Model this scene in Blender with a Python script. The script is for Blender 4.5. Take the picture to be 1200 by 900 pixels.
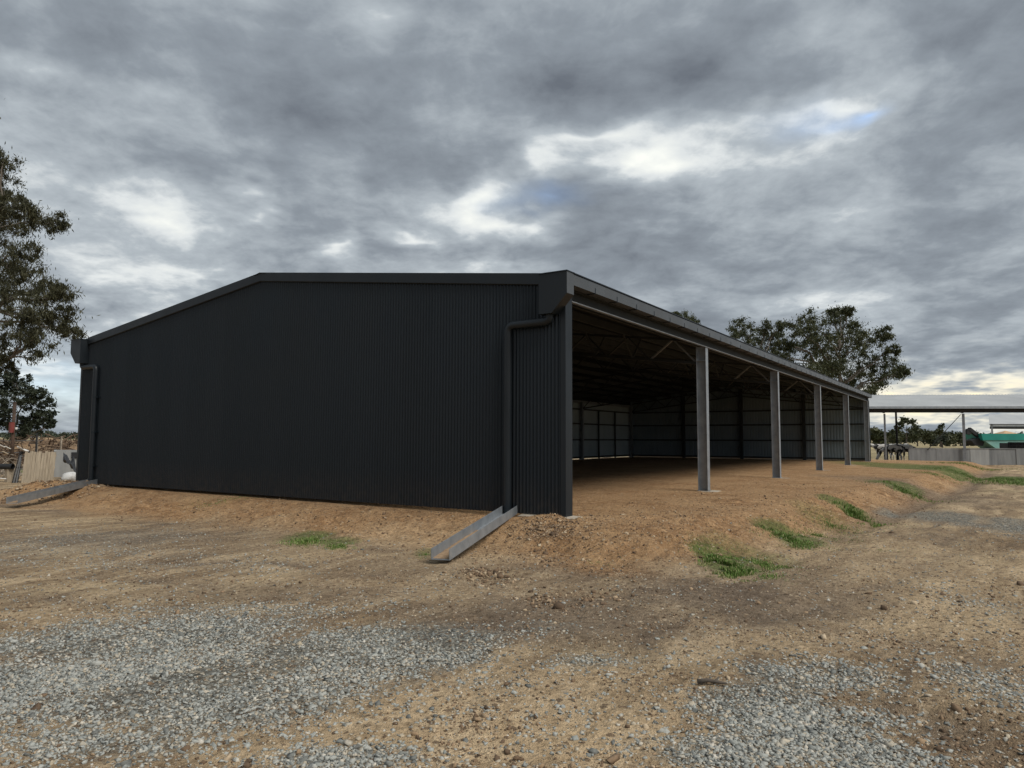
import bpy, math, random
import numpy as np
from mathutils import Vector, Matrix

# ------------------------------------------------------------------ camera
scene = bpy.context.scene
for o in list(bpy.data.objects):
    bpy.data.objects.remove(o, do_unlink=True)
COL = scene.collection
YAW, PITCH, ROLL = math.radians(33.10), math.radians(4.34), math.radians(0.20)
CAM = np.array([-11.377, -6.285, 1.40]); FPX = 846.0
F = np.array([math.cos(YAW)*math.cos(PITCH), math.sin(YAW)*math.cos(PITCH), math.sin(PITCH)])
r0 = np.array([math.sin(YAW), -math.cos(YAW), 0.0]); u0 = np.cross(r0, F)
R = math.cos(ROLL)*r0 + math.sin(ROLL)*u0
U = -math.sin(ROLL)*r0 + math.cos(ROLL)*u0
F0 = np.array([math.cos(YAW), math.sin(YAW), 0.0])
cd = bpy.data.cameras.new('camera'); cam = bpy.data.objects.new('camera', cd); COL.objects.link(cam)
M = Matrix(((R[0], U[0], -F[0], CAM[0]), (R[1], U[1], -F[1], CAM[1]), (R[2], U[2], -F[2], CAM[2]), (0, 0, 0, 1)))
cam.matrix_world = M
cd.sensor_fit = 'HORIZONTAL'; cd.sensor_width = 36.0; cd.lens = 36.0*FPX/1200.0
cd.clip_start = 0.1; cd.clip_end = 9000.0
scene.camera = cam

def ray(px, py):
    return F + R*(px-600)/FPX + U*(450-py)/FPX
def at(px, py, d):
    """point on the pixel's ray at horizontal forward distance d"""
    v = ray(px, py); return CAM + v*(d/float(v @ F0))
YARD = -0.30
def ground(px, py, z=YARD):
    v = ray(px, py); t = (z-CAM[2])/v[2]; return CAM + v*t
def plan(px, d, z=YARD):
    p = at(px, 514, d); return np.array([p[0], p[1], z])

# ------------------------------------------------------------------ light
SUN_EL = math.radians(50.0)
SUN_AZ = YAW - math.radians(127.0)          # to the right of the view, slightly behind
sd = bpy.data.lights.new('sun', 'SUN'); sd.energy = 1.5; sd.angle = math.radians(35); sd.color = (1.0, 0.95, 0.87)
so = bpy.data.objects.new('sun', sd); COL.objects.link(so)
sdir = Vector((math.cos(SUN_AZ)*math.cos(SUN_EL), math.sin(SUN_AZ)*math.cos(SUN_EL), math.sin(SUN_EL)))
so.rotation_euler = sdir.to_track_quat('Z', 'Y').to_euler()
so.location = (0, -10, 30)
scene.view_settings.view_transform = 'Standard'
scene.view_settings.look = 'None'
scene.view_settings.exposure = 1.12
scene.view_settings.gamma = 1.0
scene.cycles.max_bounces = 5; scene.cycles.diffuse_bounces = 3; scene.cycles.glossy_bounces = 2; scene.cycles.transmission_bounces = 2

def dirang(px, py):
    v = ray(px, py); v = v/np.linalg.norm(v)
    return math.atan2(v[1], v[0]) - YAW, math.asin(v[2])

world = bpy.data.worlds.new('World'); scene.world = world; world.use_nodes = True
nt = world.node_tree; nt.nodes.clear()
def N(nt, typ, **kw):
    n = nt.nodes.new(typ)
    for k, v in kw.items():
        if k.startswith('i_'):
            n.inputs[int(k[2:]) if k[2:].isdigit() else k[2:]].default_value = v
        else: setattr(n, k, v)
    return n
def L(nt, a, b): nt.links.new(a, b)
def math_(nt, op, a, b=None, c=None, clamp=False):
    n = nt.nodes.new('ShaderNodeMath'); n.operation = op; n.use_clamp = clamp
    for i, x in enumerate((a, b, c)):
        if x is None: continue
        if isinstance(x, (int, float)): n.inputs[i].default_value = x
        else: nt.links.new(x, n.inputs[i])
    return n.outputs[0]
def ramp(nt, fac, stops, interp='LINEAR'):
    n = nt.nodes.new('ShaderNodeValToRGB'); n.color_ramp.interpolation = interp
    e = n.color_ramp.elements
    while len(e) > 1: e.remove(e[-1])
    e[0].position = stops[0][0]; e[0].color = (*stops[0][1], 1)
    for p, c in stops[1:]:
        x = e.new(p); x.color = (*c, 1)
    if fac is not None: nt.links.new(fac, n.inputs[0])
    return n.outputs[0]
def mixc(nt, fac, a, b, blend='MIX'):
    n = nt.nodes.new('ShaderNodeMix'); n.data_type = 'RGBA'; n.blend_type = blend
    for s, x in ((0, fac), (6, a), (7, b)):
        if isinstance(x, (int, float)): n.inputs[s].default_value = x
        elif isinstance(x, tuple): n.inputs[s].default_value = (*x[:3], 1)
        else: nt.links.new(x, n.inputs[s])
    return n.outputs[2]
def noise(nt, vec, scale, detail=4, rough=0.55, dist=0.0, lac=2.0, dim='3D'):
    n = nt.nodes.new('ShaderNodeTexNoise'); n.noise_dimensions = dim; n.inputs['Scale'].default_value = scale
    n.inputs['Detail'].default_value = detail; n.inputs['Roughness'].default_value = rough
    n.inputs['Distortion'].default_value = dist; n.inputs['Lacunarity'].default_value = lac
    if vec is not None: nt.links.new(vec, n.inputs['Vector'])
    return n

sky = N(nt, 'ShaderNodeTexSky', sky_type='NISHITA'); sky.sun_disc = False
sky.sun_elevation = SUN_EL; sky.sun_rotation = math.pi/2 - SUN_AZ
tc = N(nt, 'ShaderNodeTexCoord')
sep = N(nt, 'ShaderNodeSeparateXYZ'); L(nt, tc.outputs['Generated'], sep.inputs[0])
sx, sy, sz = sep.outputs
# direction turned so that the view's heading is azimuth 0
cx_ = math_(nt, 'ADD', math_(nt, 'MULTIPLY', sx, math.cos(YAW)), math_(nt, 'MULTIPLY', sy, math.sin(YAW)))
cy_ = math_(nt, 'SUBTRACT', math_(nt, 'MULTIPLY', sy, math.cos(YAW)), math_(nt, 'MULTIPLY', sx, math.sin(YAW)))
az = math_(nt, 'ARCTAN2', cy_, cx_)
el = math_(nt, 'ARCSINE', sz)
# cloud layer: the direction cut with a flat layer, softened at the horizon
den = math_(nt, 'ADD', math_(nt, 'MAXIMUM', sz, 0.0), 0.20)
pv = N(nt, 'ShaderNodeCombineXYZ')
L(nt, math_(nt, 'DIVIDE', cx_, den), pv.inputs[0]); L(nt, math_(nt, 'DIVIDE', cy_, den), pv.inputs[1])
wn = noise(nt, pv.outputs[0], 2.0, 4, 0.55, dim='2D')
wsub = N(nt, 'ShaderNodeVectorMath', operation='SUBTRACT', i_1=(0.5, 0.5, 0.5)); L(nt, wn.outputs['Color'], wsub.inputs[0])
wmul = N(nt, 'ShaderNodeVectorMath', operation='SCALE'); wmul.inputs['Scale'].default_value = 0.11; L(nt, wsub.outputs[0], wmul.inputs[0])
wadd = N(nt, 'ShaderNodeVectorMath', operation='ADD'); L(nt, pv.outputs[0], wadd.inputs[0]); L(nt, wmul.outputs[0], wadd.inputs[1])
n1 = noise(nt, wadd.outputs[0], 1.35, 7, 0.54, dim='2D').outputs[0]
n2 = noise(nt, wadd.outputs[0], 3.5, 6, 0.58, dim='2D').outputs[0]
n3 = noise(nt, wadd.outputs[0], 13.0, 4, 0.62, dim='2D').outputs[0]
v = math_(nt, 'ADD', math_(nt, 'MULTIPLY', n1, 0.62), math_(nt, 'ADD', math_(nt, 'MULTIPLY', n2, 0.40), math_(nt, 'MULTIPLY', n3, 0.13)))
v = math_(nt, 'ADD', v, -0.58)                   # centred on 0
# small angular warp for the openings so that their edges are ragged
wa = noise(nt, wadd.outputs[0], 3.0, 3, 0.6, dim='2D')
was = N(nt, 'ShaderNodeSeparateColor'); L(nt, wa.outputs['Color'], was.inputs[0])
azw = math_(nt, 'ADD', az, math_(nt, 'MULTIPLY', math_(nt, 'SUBTRACT', was.outputs[0], 0.5), 0.16))
elw = math_(nt, 'ADD', el, math_(nt, 'MULTIPLY', math_(nt, 'SUBTRACT', was.outputs[1], 0.5), 0.09))
ae_w = N(nt, 'ShaderNodeCombineXYZ'); L(nt, azw, ae_w.inputs[0]); L(nt, elw, ae_w.inputs[1])
ae_p = N(nt, 'ShaderNodeCombineXYZ'); L(nt, az, ae_p.inputs[0]); L(nt, el, ae_p.inputs[1])
def blob(px, py, rx, ry, tilt=0.0, warp=True):
    """soft patch of sky round a direction (TEXTURE mapping: subtract, turn, scale)"""
    a0, e0 = dirang(px, py); sa, se = 1.9*rx/FPX, 1.9*ry/FPX
    mp = N(nt, 'ShaderNodeMapping', vector_type='TEXTURE'); mp.inputs['Location'].default_value = (a0, e0, 0)
    mp.inputs['Rotation'].default_value = (0, 0, -tilt); mp.inputs['Scale'].default_value = (sa, se, 1)
    L(nt, (ae_w if warp else ae_p).outputs[0], mp.inputs[0])
    g = N(nt, 'ShaderNodeTexGradient', gradient_type='QUADRATIC_SPHERE'); L(nt, mp.outputs[0], g.inputs[0])
    return g.outputs['Fac']
for (px, py, rx, ry, t, w) in [
        (550, 222, 40, 36, 0, 0.31), (600, 265, 40, 16, 0, 0.24), (705, 168, 84, 22, 0.25, 0.23), (750, 208, 60, 11, 0.1, 0.20), (640, 192, 26, 18, 0, 0.14), (790, 195, 50, 30, 0, 0.14), (860, 150, 300, 40, 0.3, 0.09),
        (310, 245, 40, 14, 0, 0.18), (220, 268, 40, 11, 0, 0.10), (395, 282, 22, 22, -0.5, 0.26), (480, 272, 34, 14, 0, 0.24),
        (960, 118, 130, 18, 0.15, 0.16), (1080, 95, 50, 16, 0.2, 0.10), (470, 20, 60, 26, 0, 0.13), (20, 75, 50, 20, 0, 0.15),
        (550, 330, 120, 22, 0, 0.10), (100, 375, 130, 26, 0, 0.12), (50, 420, 70, 14, 0, 0.16), (230, 335, 120, 10, 0, 0.10), (1140, 452, 120, 14, 0, 0.26), (1080, 488, 140, 14, 0, 0.20), (1110, 400, 150, 14, 0, 0.05),
        (400, 150, 190, 46, -0.15, -0.17), (140, 75, 200, 40, 0, -0.07), (840, 70, 170, 50, 0, -0.13), (320, 205, 150, 16, 0, -0.10), (300, 30, 200, 30, 0, -0.05),
        (640, 90, 200, 60, 0, -0.13), (635, 228, 46, 14, 0, -0.24), (800, 290, 300, 40, 0, -0.07),
        (1130, 300, 150, 60, 0, -0.06), (1120, 40, 120, 30, 0, -0.05), (930, 330, 200, 40, 0, -0.05)]:
    v = math_(nt, 'ADD', v, math_(nt, 'MULTIPLY', blob(px, py, rx, ry, t), w))
fac = math_(nt, 'ADD', math_(nt, 'MULTIPLY', v, 1.22), 0.42, clamp=True)
cloud = ramp(nt, fac, [(0.08, (0.078, 0.089, 0.106)), (0.34, (0.148, 0.168, 0.190)), (0.52, (0.245, 0.271, 0.292)),
                       (0.63, (0.395, 0.415, 0.42)), (0.82, (0.52, 0.53, 0.50)), (1.0, (0.60, 0.60, 0.54))])
# warm glow of the thin cloud low on the right, where the cloud is thin and the light comes through
warm = math_(nt, 'MULTIPLY', blob(1130, 470, 190, 42, 0, False), math_(nt, 'SUBTRACT', fac, 0.42, clamp=True))
cloud = mixc(nt, math_(nt, 'MULTIPLY', warm, 4.0, clamp=True), cloud, (0.62, 0.545, 0.37))
# holes where the blue shows
hole = math_(nt, 'ADD', math_(nt, 'MULTIPLY', blob(1000, 126, 27, 7, 0.1), 0.95), math_(nt, 'MULTIPLY', blob(630, 228, 55, 14), 0.35))
hole = math_(nt, 'ADD', hole, math_(nt, 'MULTIPLY', blob(940, 140, 45, 20), 0.30))
hole = math_(nt, 'ADD', hole, math_(nt, 'MULTIPLY', blob(70, 455, 90, 30), 0.55))
hole = math_(nt, 'MULTIPLY', hole, 1.0, clamp=True)
skyc = mixc(nt, 1.0, sky.outputs[0], (0.11, 0.11, 0.11), 'MULTIPLY')
skyc = mixc(nt, 0.35, skyc, (0.40, 0.52, 0.72))
allc = mixc(nt, hole, cloud, skyc)
bg = N(nt, 'ShaderNodeBackground'); bg.inputs[1].default_value = 0.87
L(nt, allc, bg.inputs[0])
world.cycles.sampling_method = 'MANUAL'; world.cycles.sample_map_resolution = 256
wo = N(nt, 'ShaderNodeOutputWorld'); L(nt, bg.outputs[0], wo.inputs[0])

# ------------------------------------------------------------------ helpers
rng = np.random.default_rng(7); random.seed(7)
MATS = {}
def principled(name, col, rough=0.6, metal=0.0, spec=0.5):
    m = bpy.data.materials.new(name); m.use_nodes = True; t = m.node_tree
    b = t.nodes['Principled BSDF']; b.inputs['Base Color'].default_value = (*col, 1)
    b.inputs['Roughness'].default_value = rough; b.inputs['Metallic'].default_value = metal
    b.inputs['Specular IOR Level'].default_value = spec
    MATS[name] = m
    return m, t, b
def varied(name, col, col2, scale, rough=0.6, metal=0.0, detail=5, bump=0.0, bscale=None, stretch=None, spec=0.5, rough2=None, coord='Object'):
    m, t, b = principled(name, col, rough, metal, spec)
    c = N(t, 'ShaderNodeTexCoord').outputs[coord]
    if stretch:
        mp = N(t, 'ShaderNodeMapping'); mp.inputs['Scale'].default_value = stretch; L(t, c, mp.inputs[0]); c = mp.outputs[0]
    n = noise(t, c, scale, detail, 0.6)
    f = ramp(t, n.outputs[0], [(0.32, (0, 0, 0)), (0.68, (1, 1, 1))])
    L(t, mixc(t, f, col, col2), b.inputs['Base Color'])
    if rough2 is not None:
        mr = N(t, 'ShaderNodeMapRange'); mr.inputs[1].default_value = .3; mr.inputs[2].default_value = .7
        mr.inputs[3].default_value = rough; mr.inputs[4].default_value = rough2
        n2 = noise(t, c, scale*2.3, 4); L(t, n2.outputs[0], mr.inputs[0]); L(t, mr.outputs[0], b.inputs['Roughness'])
    if bump:
        n3 = noise(t, c, bscale or scale*3, 5, 0.65); bp = N(t, 'ShaderNodeBump'); bp.inputs['Strength'].default_value = bump
        bp.inputs['Distance'].default_value = 0.02
        L(t, n3.outputs[0], bp.inputs['Height']); L(t, bp.outputs[0], b.inputs['Normal'])
    return m

class MB:
    def __init__(s): s.v = []; s.f = []; s.mi = []; s.cur = 0
    def add(s, vs, fs):
        o = len(s.v); s.v += [tuple(map(float, p)) for p in vs]; s.f += [tuple(i+o for i in f) for f in fs]; s.mi += [s.cur]*len(fs); return s
    def box(s, x0, x1, y0, y1, z0, z1):
        return s.add([(x0,y0,z0),(x1,y0,z0),(x1,y1,z0),(x0,y1,z0),(x0,y0,z1),(x1,y0,z1),(x1,y1,z1),(x0,y1,z1)],
                     [(0,3,2,1),(4,5,6,7),(0,1,5,4),(1,2,6,5),(2,3,7,6),(3,0,4,7)])
    def bar(s, a, b, w, h=None, up=(0,0,1)):
        """square bar from a to b"""
        h = h or w; a = Vector(a); b = Vector(b); d = (b-a).normalized(); up = Vector(up)
        if abs(d.dot(up)) > .98: up = Vector((1,0,0))
        x = d.cross(up).normalized(); y = x.cross(d).normalized()
        q = [(-1,-1),(1,-1),(1,1),(-1,1)]
        vs = [p + x*(i*w/2) + y*(j*h/2) for p in (a,b) for i,j in q]
        return s.add(vs, [(3,2,1,0),(4,5,6,7),(0,1,5,4),(1,2,6,5),(2,3,7,6),(3,0,4,7)])
    def tube(s, pts, rad, n=10, cap=True):
        pts = [Vector(p) for p in pts]; rad = rad if isinstance(rad, (list, tuple)) else [rad]*len(pts)
        vs = []; prevx = None
        for i, p in enumerate(pts):
            d1 = (pts[i]-pts[i-1]).normalized() if i else None
            d2 = (pts[i+1]-pts[i]).normalized() if i < len(pts)-1 else None
            d = ((d1 or d2)+(d2 or d1)).normalized(); k = 1.0
            if d1 is not None and d2 is not None: k = 1.0/max(.5, d.dot(d1))
            x = prevx if prevx is not None else (d.cross(Vector((0,0,1))) if abs(d.z) < .9 else d.cross(Vector((1,0,0))))
            x = (x - d*x.dot(d)).normalized(); y = d.cross(x); prevx = x
            bend = None
            if d1 is not None and d2 is not None and (d2-d1).length > 1e-4: bend = (d2-d1).normalized()
            for j in range(n):
                a = 2*math.pi*j/n; o = x*math.cos(a)*rad[i] + y*math.sin(a)*rad[i]
                if bend is not None: o = o + bend*o.dot(bend)*(k-1)
                vs.append(p+o)
        fs = [(i*n+j, i*n+(j+1)%n, (i+1)*n+(j+1)%n, (i+1)*n+j) for i in range(len(pts)-1) for j in range(n)]
        if cap: fs += [tuple(range(n-1,-1,-1)), tuple((len(pts)-1)*n+j for j in range(n))]
        return s.add(vs, fs)
    def prism(s, prof, fn):
        """profile [(a,b)] swept between fn(a,b,0) and fn(a,b,1)"""
        n = len(prof); vs = [fn(a,b,0) for a,b in prof]+[fn(a,b,1) for a,b in prof]
        return s.add(vs, [tuple(range(n-1,-1,-1)), tuple(range(n,2*n))]+[(i,(i+1)%n,n+(i+1)%n,n+i) for i in range(n)])
    def mesh(s, name, mats, smooth=False):
        me = bpy.data.meshes.new(name); me.from_pydata(s.v, [], s.f)
        for m in (mats if isinstance(mats, (list, tuple)) else [mats]): me.materials.append(MATS[m] if isinstance(m, str) else m)
        if any(s.mi): me.polygons.foreach_set('material_index', s.mi)
        if smooth: me.polygons.foreach_set('use_smooth', [True]*len(s.f))
        me.update(); return me
    def build(s, name, mats, parent=None, smooth=False):
        return link(name, s.mesh(name, mats, smooth), parent)
def link(name, me, parent=None):
    o = bpy.data.objects.new(name, me); COL.objects.link(o)
    if parent is not None:
        o.parent = parent
        # builders give world coordinates; the parents carry a translation and a turn
        o.matrix_parent_inverse = world_of(parent).inverted()
    return o
def world_of(o):
    m = o.matrix_basis.copy()
    if o.parent is not None: m = world_of(o.parent) @ o.matrix_parent_inverse @ m
    return m
def tag(o, label=None, cat=None, group=None, kind=None):
    if label: o['label'] = label
    if cat: o['category'] = cat
    if group: o['group'] = group
    if kind: o['kind'] = kind
    return o
def empty(name, loc, label, cat, group=None):
    o = bpy.data.objects.new(name, None); COL.objects.link(o); o.location = tuple(map(float, loc)); o.empty_display_size = .3
    return tag(o, label, cat, group)
def npmesh(name, verts, faces, mat, k):
    """big meshes: faces is an (n,k) array"""
    me = bpy.data.meshes.new(name); nv, nf = len(verts), len(faces)
    me.vertices.add(nv); me.vertices.foreach_set('co', np.ascontiguousarray(verts, dtype=np.float32).ravel())
    me.loops.add(nf*k); me.loops.foreach_set('vertex_index', np.ascontiguousarray(faces, dtype=np.int32).ravel())
    me.polygons.add(nf); me.polygons.foreach_set('loop_start', np.arange(0, nf*k, k, dtype=np.int32))
    me.update(calc_edges=True); me.validate()
    me.materials.append(MATS[mat]); return me
def attr(me, name, vals):
    a = me.attributes.new(name, 'FLOAT', 'POINT'); a.data.foreach_set('value', np.ascontiguousarray(vals, dtype=np.float32))

# value noise in numpy
_perm = rng.random((256, 256)).astype(np.float64)
def vnoise(x, y):
    xi = np.floor(x).astype(int); yi = np.floor(y).astype(int); fx = x-xi; fy = y-yi
    fx = fx*fx*fx*(fx*(fx*6-15)+10); fy = fy*fy*fy*(fy*(fy*6-15)+10)
    g = lambda a, b: _perm[a & 255, b & 255]
    return (g(xi,yi)*(1-fx)+g(xi+1,yi)*fx)*(1-fy)+(g(xi,yi+1)*(1-fx)+g(xi+1,yi+1)*fx)*fy
def fbm(x, y, sc, oct=4, gain=.5):
    t = 0; a = 1; s = 0
    for i in range(oct):
        t = t + a*vnoise(x*sc+17.3*i, y*sc+5.1*i); s += a; a *= gain; sc *= 2.03
    return t/s - .5
def sstep(a, b, x):
    t = np.clip((x-a)/(b-a), 0, 1); return t*t*(3-2*t)

# ------------------------------------------------------------------ terrain
W = 17.0; X1 = 8.06; BAY = 8.266; NB = 5; XEND = X1+4*BAY          # main shed
def ud(x, y):
    dx = x-CAM[0]; dy = y-CAM[1]
    return dx*r0[0]+dy*r0[1], dx*F0[0]+dy*F0[1]
def crest(x): return np.interp(x, [-2, 0, 8, 20, 36, 46], [-1.6, -1.75, -2.65, -3.9, -4.7, -5.1])
MOUNDS = []      # (centre, along, across, height, direction)
def mound(px, py, along, across, h, turn=0.0, z=YARD):
    p = ground(px, py, z); MOUNDS.append((p[0], p[1], along, across, h, turn))
mound(62, 577, 1.4, .5, .20, 0.25, -.2)
mound(645, 628, .42, .38, .09)
mound(845, 655, .5, .3, .09)
mound(925, 628, .6, .3, .07)
mound(1000, 602, .9, .4, .10)
mound(760, 612, 1.3, .35, .07, 0, -.05)
mound(880, 590, 2.2, .35, .06, .3, -.05)
TRACKS = [[(-150, 668), (80, 662), (300, 672), (560, 705), (800, 705), (960, 672), (1060, 625), (1120, 590), (1165, 566)],
          [(-120, 720), (160, 735), (420, 705), (640, 690), (860, 720), (1060, 790), (1250, 880)]]
TR_W = [np.array([ground(*p)[:2] for p in tk]) for tk in TRACKS]
def track(x, y):
    """(band, ruts): closeness to the driven line and to its two wheel ruts"""
    band = np.zeros_like(x); rut = np.zeros_like(x)
    wob = fbm(x, y, .5, 3)*.9
    for P in TR_W:
        best = np.full_like(x, 1e9)
        for a, b_ in zip(P[:-1], P[1:]):
            d_ = b_-a; t_ = np.clip(((x-a[0])*d_[0]+(y-a[1])*d_[1])/(d_ @ d_), 0, 1)
            best = np.minimum(best, np.hypot(x-a[0]-t_*d_[0], y-a[1]-t_*d_[1]))
        best = best+wob
        band = np.maximum(band, np.exp(-(best/1.3)**2)); rut = np.maximum(rut, np.exp(-((best-.78)/.20)**2))
    return band, rut
def height(x, y):
    n = fbm(x, y, .35, 3)
    ye = crest(x)
    dx = np.maximum(np.maximum(-.10-x, x-46.0), 0); dy = np.maximum(np.maximum(ye-y, y-17.4), 0)
    d = np.hypot(dx*.62, dy) + (n*.5+fbm(x, y, 1.6, 3)*.45)*np.clip(np.hypot(dx, dy), 0, 1)
    p = 1-sstep(0.0, 1.5, d)
    h = YARD + (-YARD)*p
    h = h + .05*np.exp(-((d-.12)/.28)**2)*np.clip(.4+2.5*fbm(x, y, .6, 3), 0, 1)*((x > 0) & (dy > 0))
    edge = np.exp(-((d-.75)/.55)**2)
    h = h - .08*np.exp(-((d-1.75)/.7)**2)*np.where(dy > 0, 1, .3)*sstep(-6, -1, x)
    inside = (x > .0) & (x < XEND) & (y > .2) & (y < W)
    rough = np.where(inside, .35, 1.0)
    uu, dd = ud(x, y)
    near = np.exp(-np.maximum(dd, 0)/45.0)
    h = h + rough*near*(fbm(x, y, .9, 4)*.055 + fbm(x, y, 6.5, 5, .66)*(.026+.16*edge) + fbm(x, y, 2.1, 3)*.17*edge + fbm(x, y, 22., 2)*.010)
    for (mx, my, a, b, hh, t) in MOUNDS:
        c, s = math.cos(YAW-math.pi/2+t), math.sin(YAW-math.pi/2+t)
        q = (((x-mx)*c+(y-my)*s)/a)**2 + ((-(x-mx)*s+(y-my)*c)/b)**2
        h = h + hh*np.exp(-q*1.2)*(1+fbm(x, y, 4, 3)*.9)
    # wheel rut with a small windrow along the toe on the right
    rut = np.exp(-((y-ye+1.75+.08*np.sin(x*.35))/.28)**2)*sstep(4, 9, x)*(1-sstep(32, 40, x))
    h = h - rut*.06
    h = h - track(x, y)[1]*.030*(1-np.clip(p*2, 0, 1))
    # soil bank behind the scrap on the left
    bank = np.exp(-((dd-47)/3.2)**2)*(1-sstep(-19, -13, uu))
    h = h + bank*(1.6+fbm(x, y, .3, 4)*1.2)
    # keep the ground under the cladding
    wall = np.exp(-((x+.0)/.22)**2)*((y > -.3) & (y < W+.2))
    h = h*(1-wall*.8) + wall*.8*(-.05)
    return h

R_near = np.array([0.25, .5, .8, 1.1, 1.5, 1.9, 2.3, 2.7])
R_mid = np.exp(np.arange(math.log(3.0), math.log(60), .0072))
R_far = np.exp(np.arange(math.log(60.5), math.log(6000), .06))
radii = np.concatenate([R_near, R_mid, R_far])
fine = np.radians(np.arange(-44, 44.01, .19)); coarse = np.radians(np.arange(46, 314.1, 2.5))
ang = np.concatenate([fine, coarse]) + YAW
na, nr = len(ang), len(radii)
A, RR = np.meshgrid(ang, radii)
gx = (CAM[0]+RR*np.cos(A)).ravel(); gy = (CAM[1]+RR*np.sin(A)).ravel()
gz = height(gx, gy)
gv = np.column_stack([gx, gy, gz]); gv = np.vstack([gv, [[CAM[0], CAM[1], YARD]]])
ii, jj = np.meshgrid(np.arange(nr-1), np.arange(na), indexing='ij')
j2 = (jj+1) % na
quads = np.stack([ii*na+jj, (ii+1)*na+jj, (ii+1)*na+j2, ii*na+j2], -1).reshape(-1, 4)
tri_c = np.stack([np.full(na, nr*na), np.arange(na), (np.arange(na)+1) % na], -1)

def patch(x, y, plist, soft=.45, nz=.5, zz=YARD):
    uu, dd = ud(x, y); out = np.zeros_like(x)
    wob = fbm(x, y, .8, 4)*2*nz + fbm(x, y, 4.0, 3)*nz*.8
    for (px, py, rx, ry, w) in plist:
        c = ground(px, py, zz); cu, cdd = ud(c[0], c[1])
        a = ground(px, py-ry, zz) if py-ry > 530 else None; b = ground(px, py+ry, zz)
        _, db = ud(b[0], b[1]); da = ud(a[0], a[1])[1] if a is not None else cdd*2-db
        rd = max((da-db)/2, .05); cm = (da+db)/2; ru = rx*cdd/FPX
        q = np.sqrt(((uu-cu)/ru)**2+((dd-cm)/rd)**2) + wob
        out = np.maximum(out, w*(1-sstep(1-soft, 1+soft, q)))
    return out
GRAVEL = [(170,775,230,52,1), (400,762,150,34,1), (500,765,80,20,.9), (60,800,120,50,.8), (230,820,150,40,.95), (120,870,120,26,.7), (60,640,170,24,.5), (300,715,160,14,.55),
          (930,845,95,46,1), (955,795,80,22,.85), (860,880,90,22,.9), (1010,880,70,20,.7), (1160,800,60,28,.55), (1150,612,60,24,.9),
          (1185,720,40,40,.4), (690,775,75,10,.7), (640,735,55,10,.45), (400,885,90,16,.8), (230,660,130,14,.45), (560,800,60,10,.4)]
MUD = [(830,703,140,30,1), (690,730,170,34,.9), (640,682,140,16,.45), (330,695,140,12,.6), (180,628,150,10,.6), (480,665,120,16,.4),
       (560,720,120,16,.7), (960,690,60,26,.6), (300,640,120,10,.4), (870,665,120,9,.45), (1085,580,50,12,.8), (1150,558,70,5,.7)]
PALE = [(560,860,210,45,.95), (660,800,120,22,.6), (980,745,70,20,.6), (1120,690,80,20,.6), (560,655,60,9,.7), (900,742,90,18,.8), (640,835,130,45,.75), (1010,720,90,30,.55), (60,726,90,10,.9), (375,745,36,9,1), (560,690,150,14,.6), (700,870,160,40,.7),
        (1100,730,110,50,.6), (420,800,60,12,.4), (330,880,90,16,.7), (40,860,60,14,.6), (1060,660,120,22,.5), (420,640,140,14,.5)]
GRASSP = [(850,655,34,13,1), (880,650,60,16,.55), (925,627,36,9,.8), (1003,602,26,8,1), (980,612,50,10,.5), (1062,578,32,7,.7), (1168,561,66,15,.95), (1100,563,50,5,.4), (1150,574,60,5,.4),
          (360,628,38,8,.75), (395,634,34,5,.7), (500,646,18,7,.6), (255,597,60,6,.35), (900,665,60,10,.3), (700,650,60,10,.15), (160,605,50,5,.3), (10,553,50,4,.8)]
def masks(x, y):
    g = patch(x, y, GRAVEL, .75, .55); m = patch(x, y, MUD, .6, .5); p = patch(x, y, PALE, .6, .55); gr = patch(x, y, GRASSP, .5, .35)
    return g, m, p, gr
near_sel = RR.ravel() < 75
mg = np.zeros(len(gx)); mm = mg.copy(); mp_ = mg.copy(); mgr = mg.copy()
q = masks(gx[near_sel], gy[near_sel]); mg[near_sel], mm[near_sel], mp_[near_sel], mgr[near_sel] = q
ye = crest(gx)
dxp = np.maximum(np.maximum(-.10-gx, gx-46.0), 0); dyp = np.maximum(np.maximum(ye-gy, gy-17.4), 0)
dpad = np.hypot(dxp*.62, dyp)
soil = 1-sstep(1.0, 2.1, dpad+fbm(gx, gy, .7, 4)*1.4)
uu, dd = ud(gx, gy)
bank = np.exp(-((dd-47)/4.2)**2)*(1-sstep(-19, -13, uu)); soil = np.maximum(soil, bank)
for (mx, my, a, b, hh, t) in MOUNDS[:2]:
    soil = np.maximum(soil, np.exp(-((gx-mx)**2+(gy-my)**2)/(a*a+.1)))
field = np.clip(sstep(52, 75, dd), 0, 1)
mg *= (1-soil*.8)
tb, tr_ = track(gx, gy)
mm = np.maximum(mm, np.clip(tb*.35+tr_*.6, 0, .85)*(.45+2.2*fbm(gx, gy, 1.1, 4))*(1-np.clip(soil, 0, 1))*(dd < 60))
mm = np.maximum(mm, .75*np.exp(-((dpad-1.75)/.32)**2)*np.clip(.35+2.6*fbm(gx, gy, .9, 4), 0, 1)*(dd < 60))
mg *= 1-.45*tr_
mm = np.maximum(mm, bank*(.62+1.6*fbm(gx, gy, .5, 4)))
mp_ = np.maximum(mp_, np.exp(-((dd-48.6)/1.2)**2)*(1-sstep(-19, -13, uu))*.8)
mm = np.maximum(mm, .85*np.exp(-((gy-crest(gx)+1.75+.08*np.sin(gx*.35))/.42)**2)*sstep(3, 8, gx)*(1-sstep(34, 42, gx)))
mgr *= 1-.9*np.exp(-((gy-crest(gx)+1.75+.08*np.sin(gx*.35))/.45)**2)*sstep(3, 8, gx)

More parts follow.
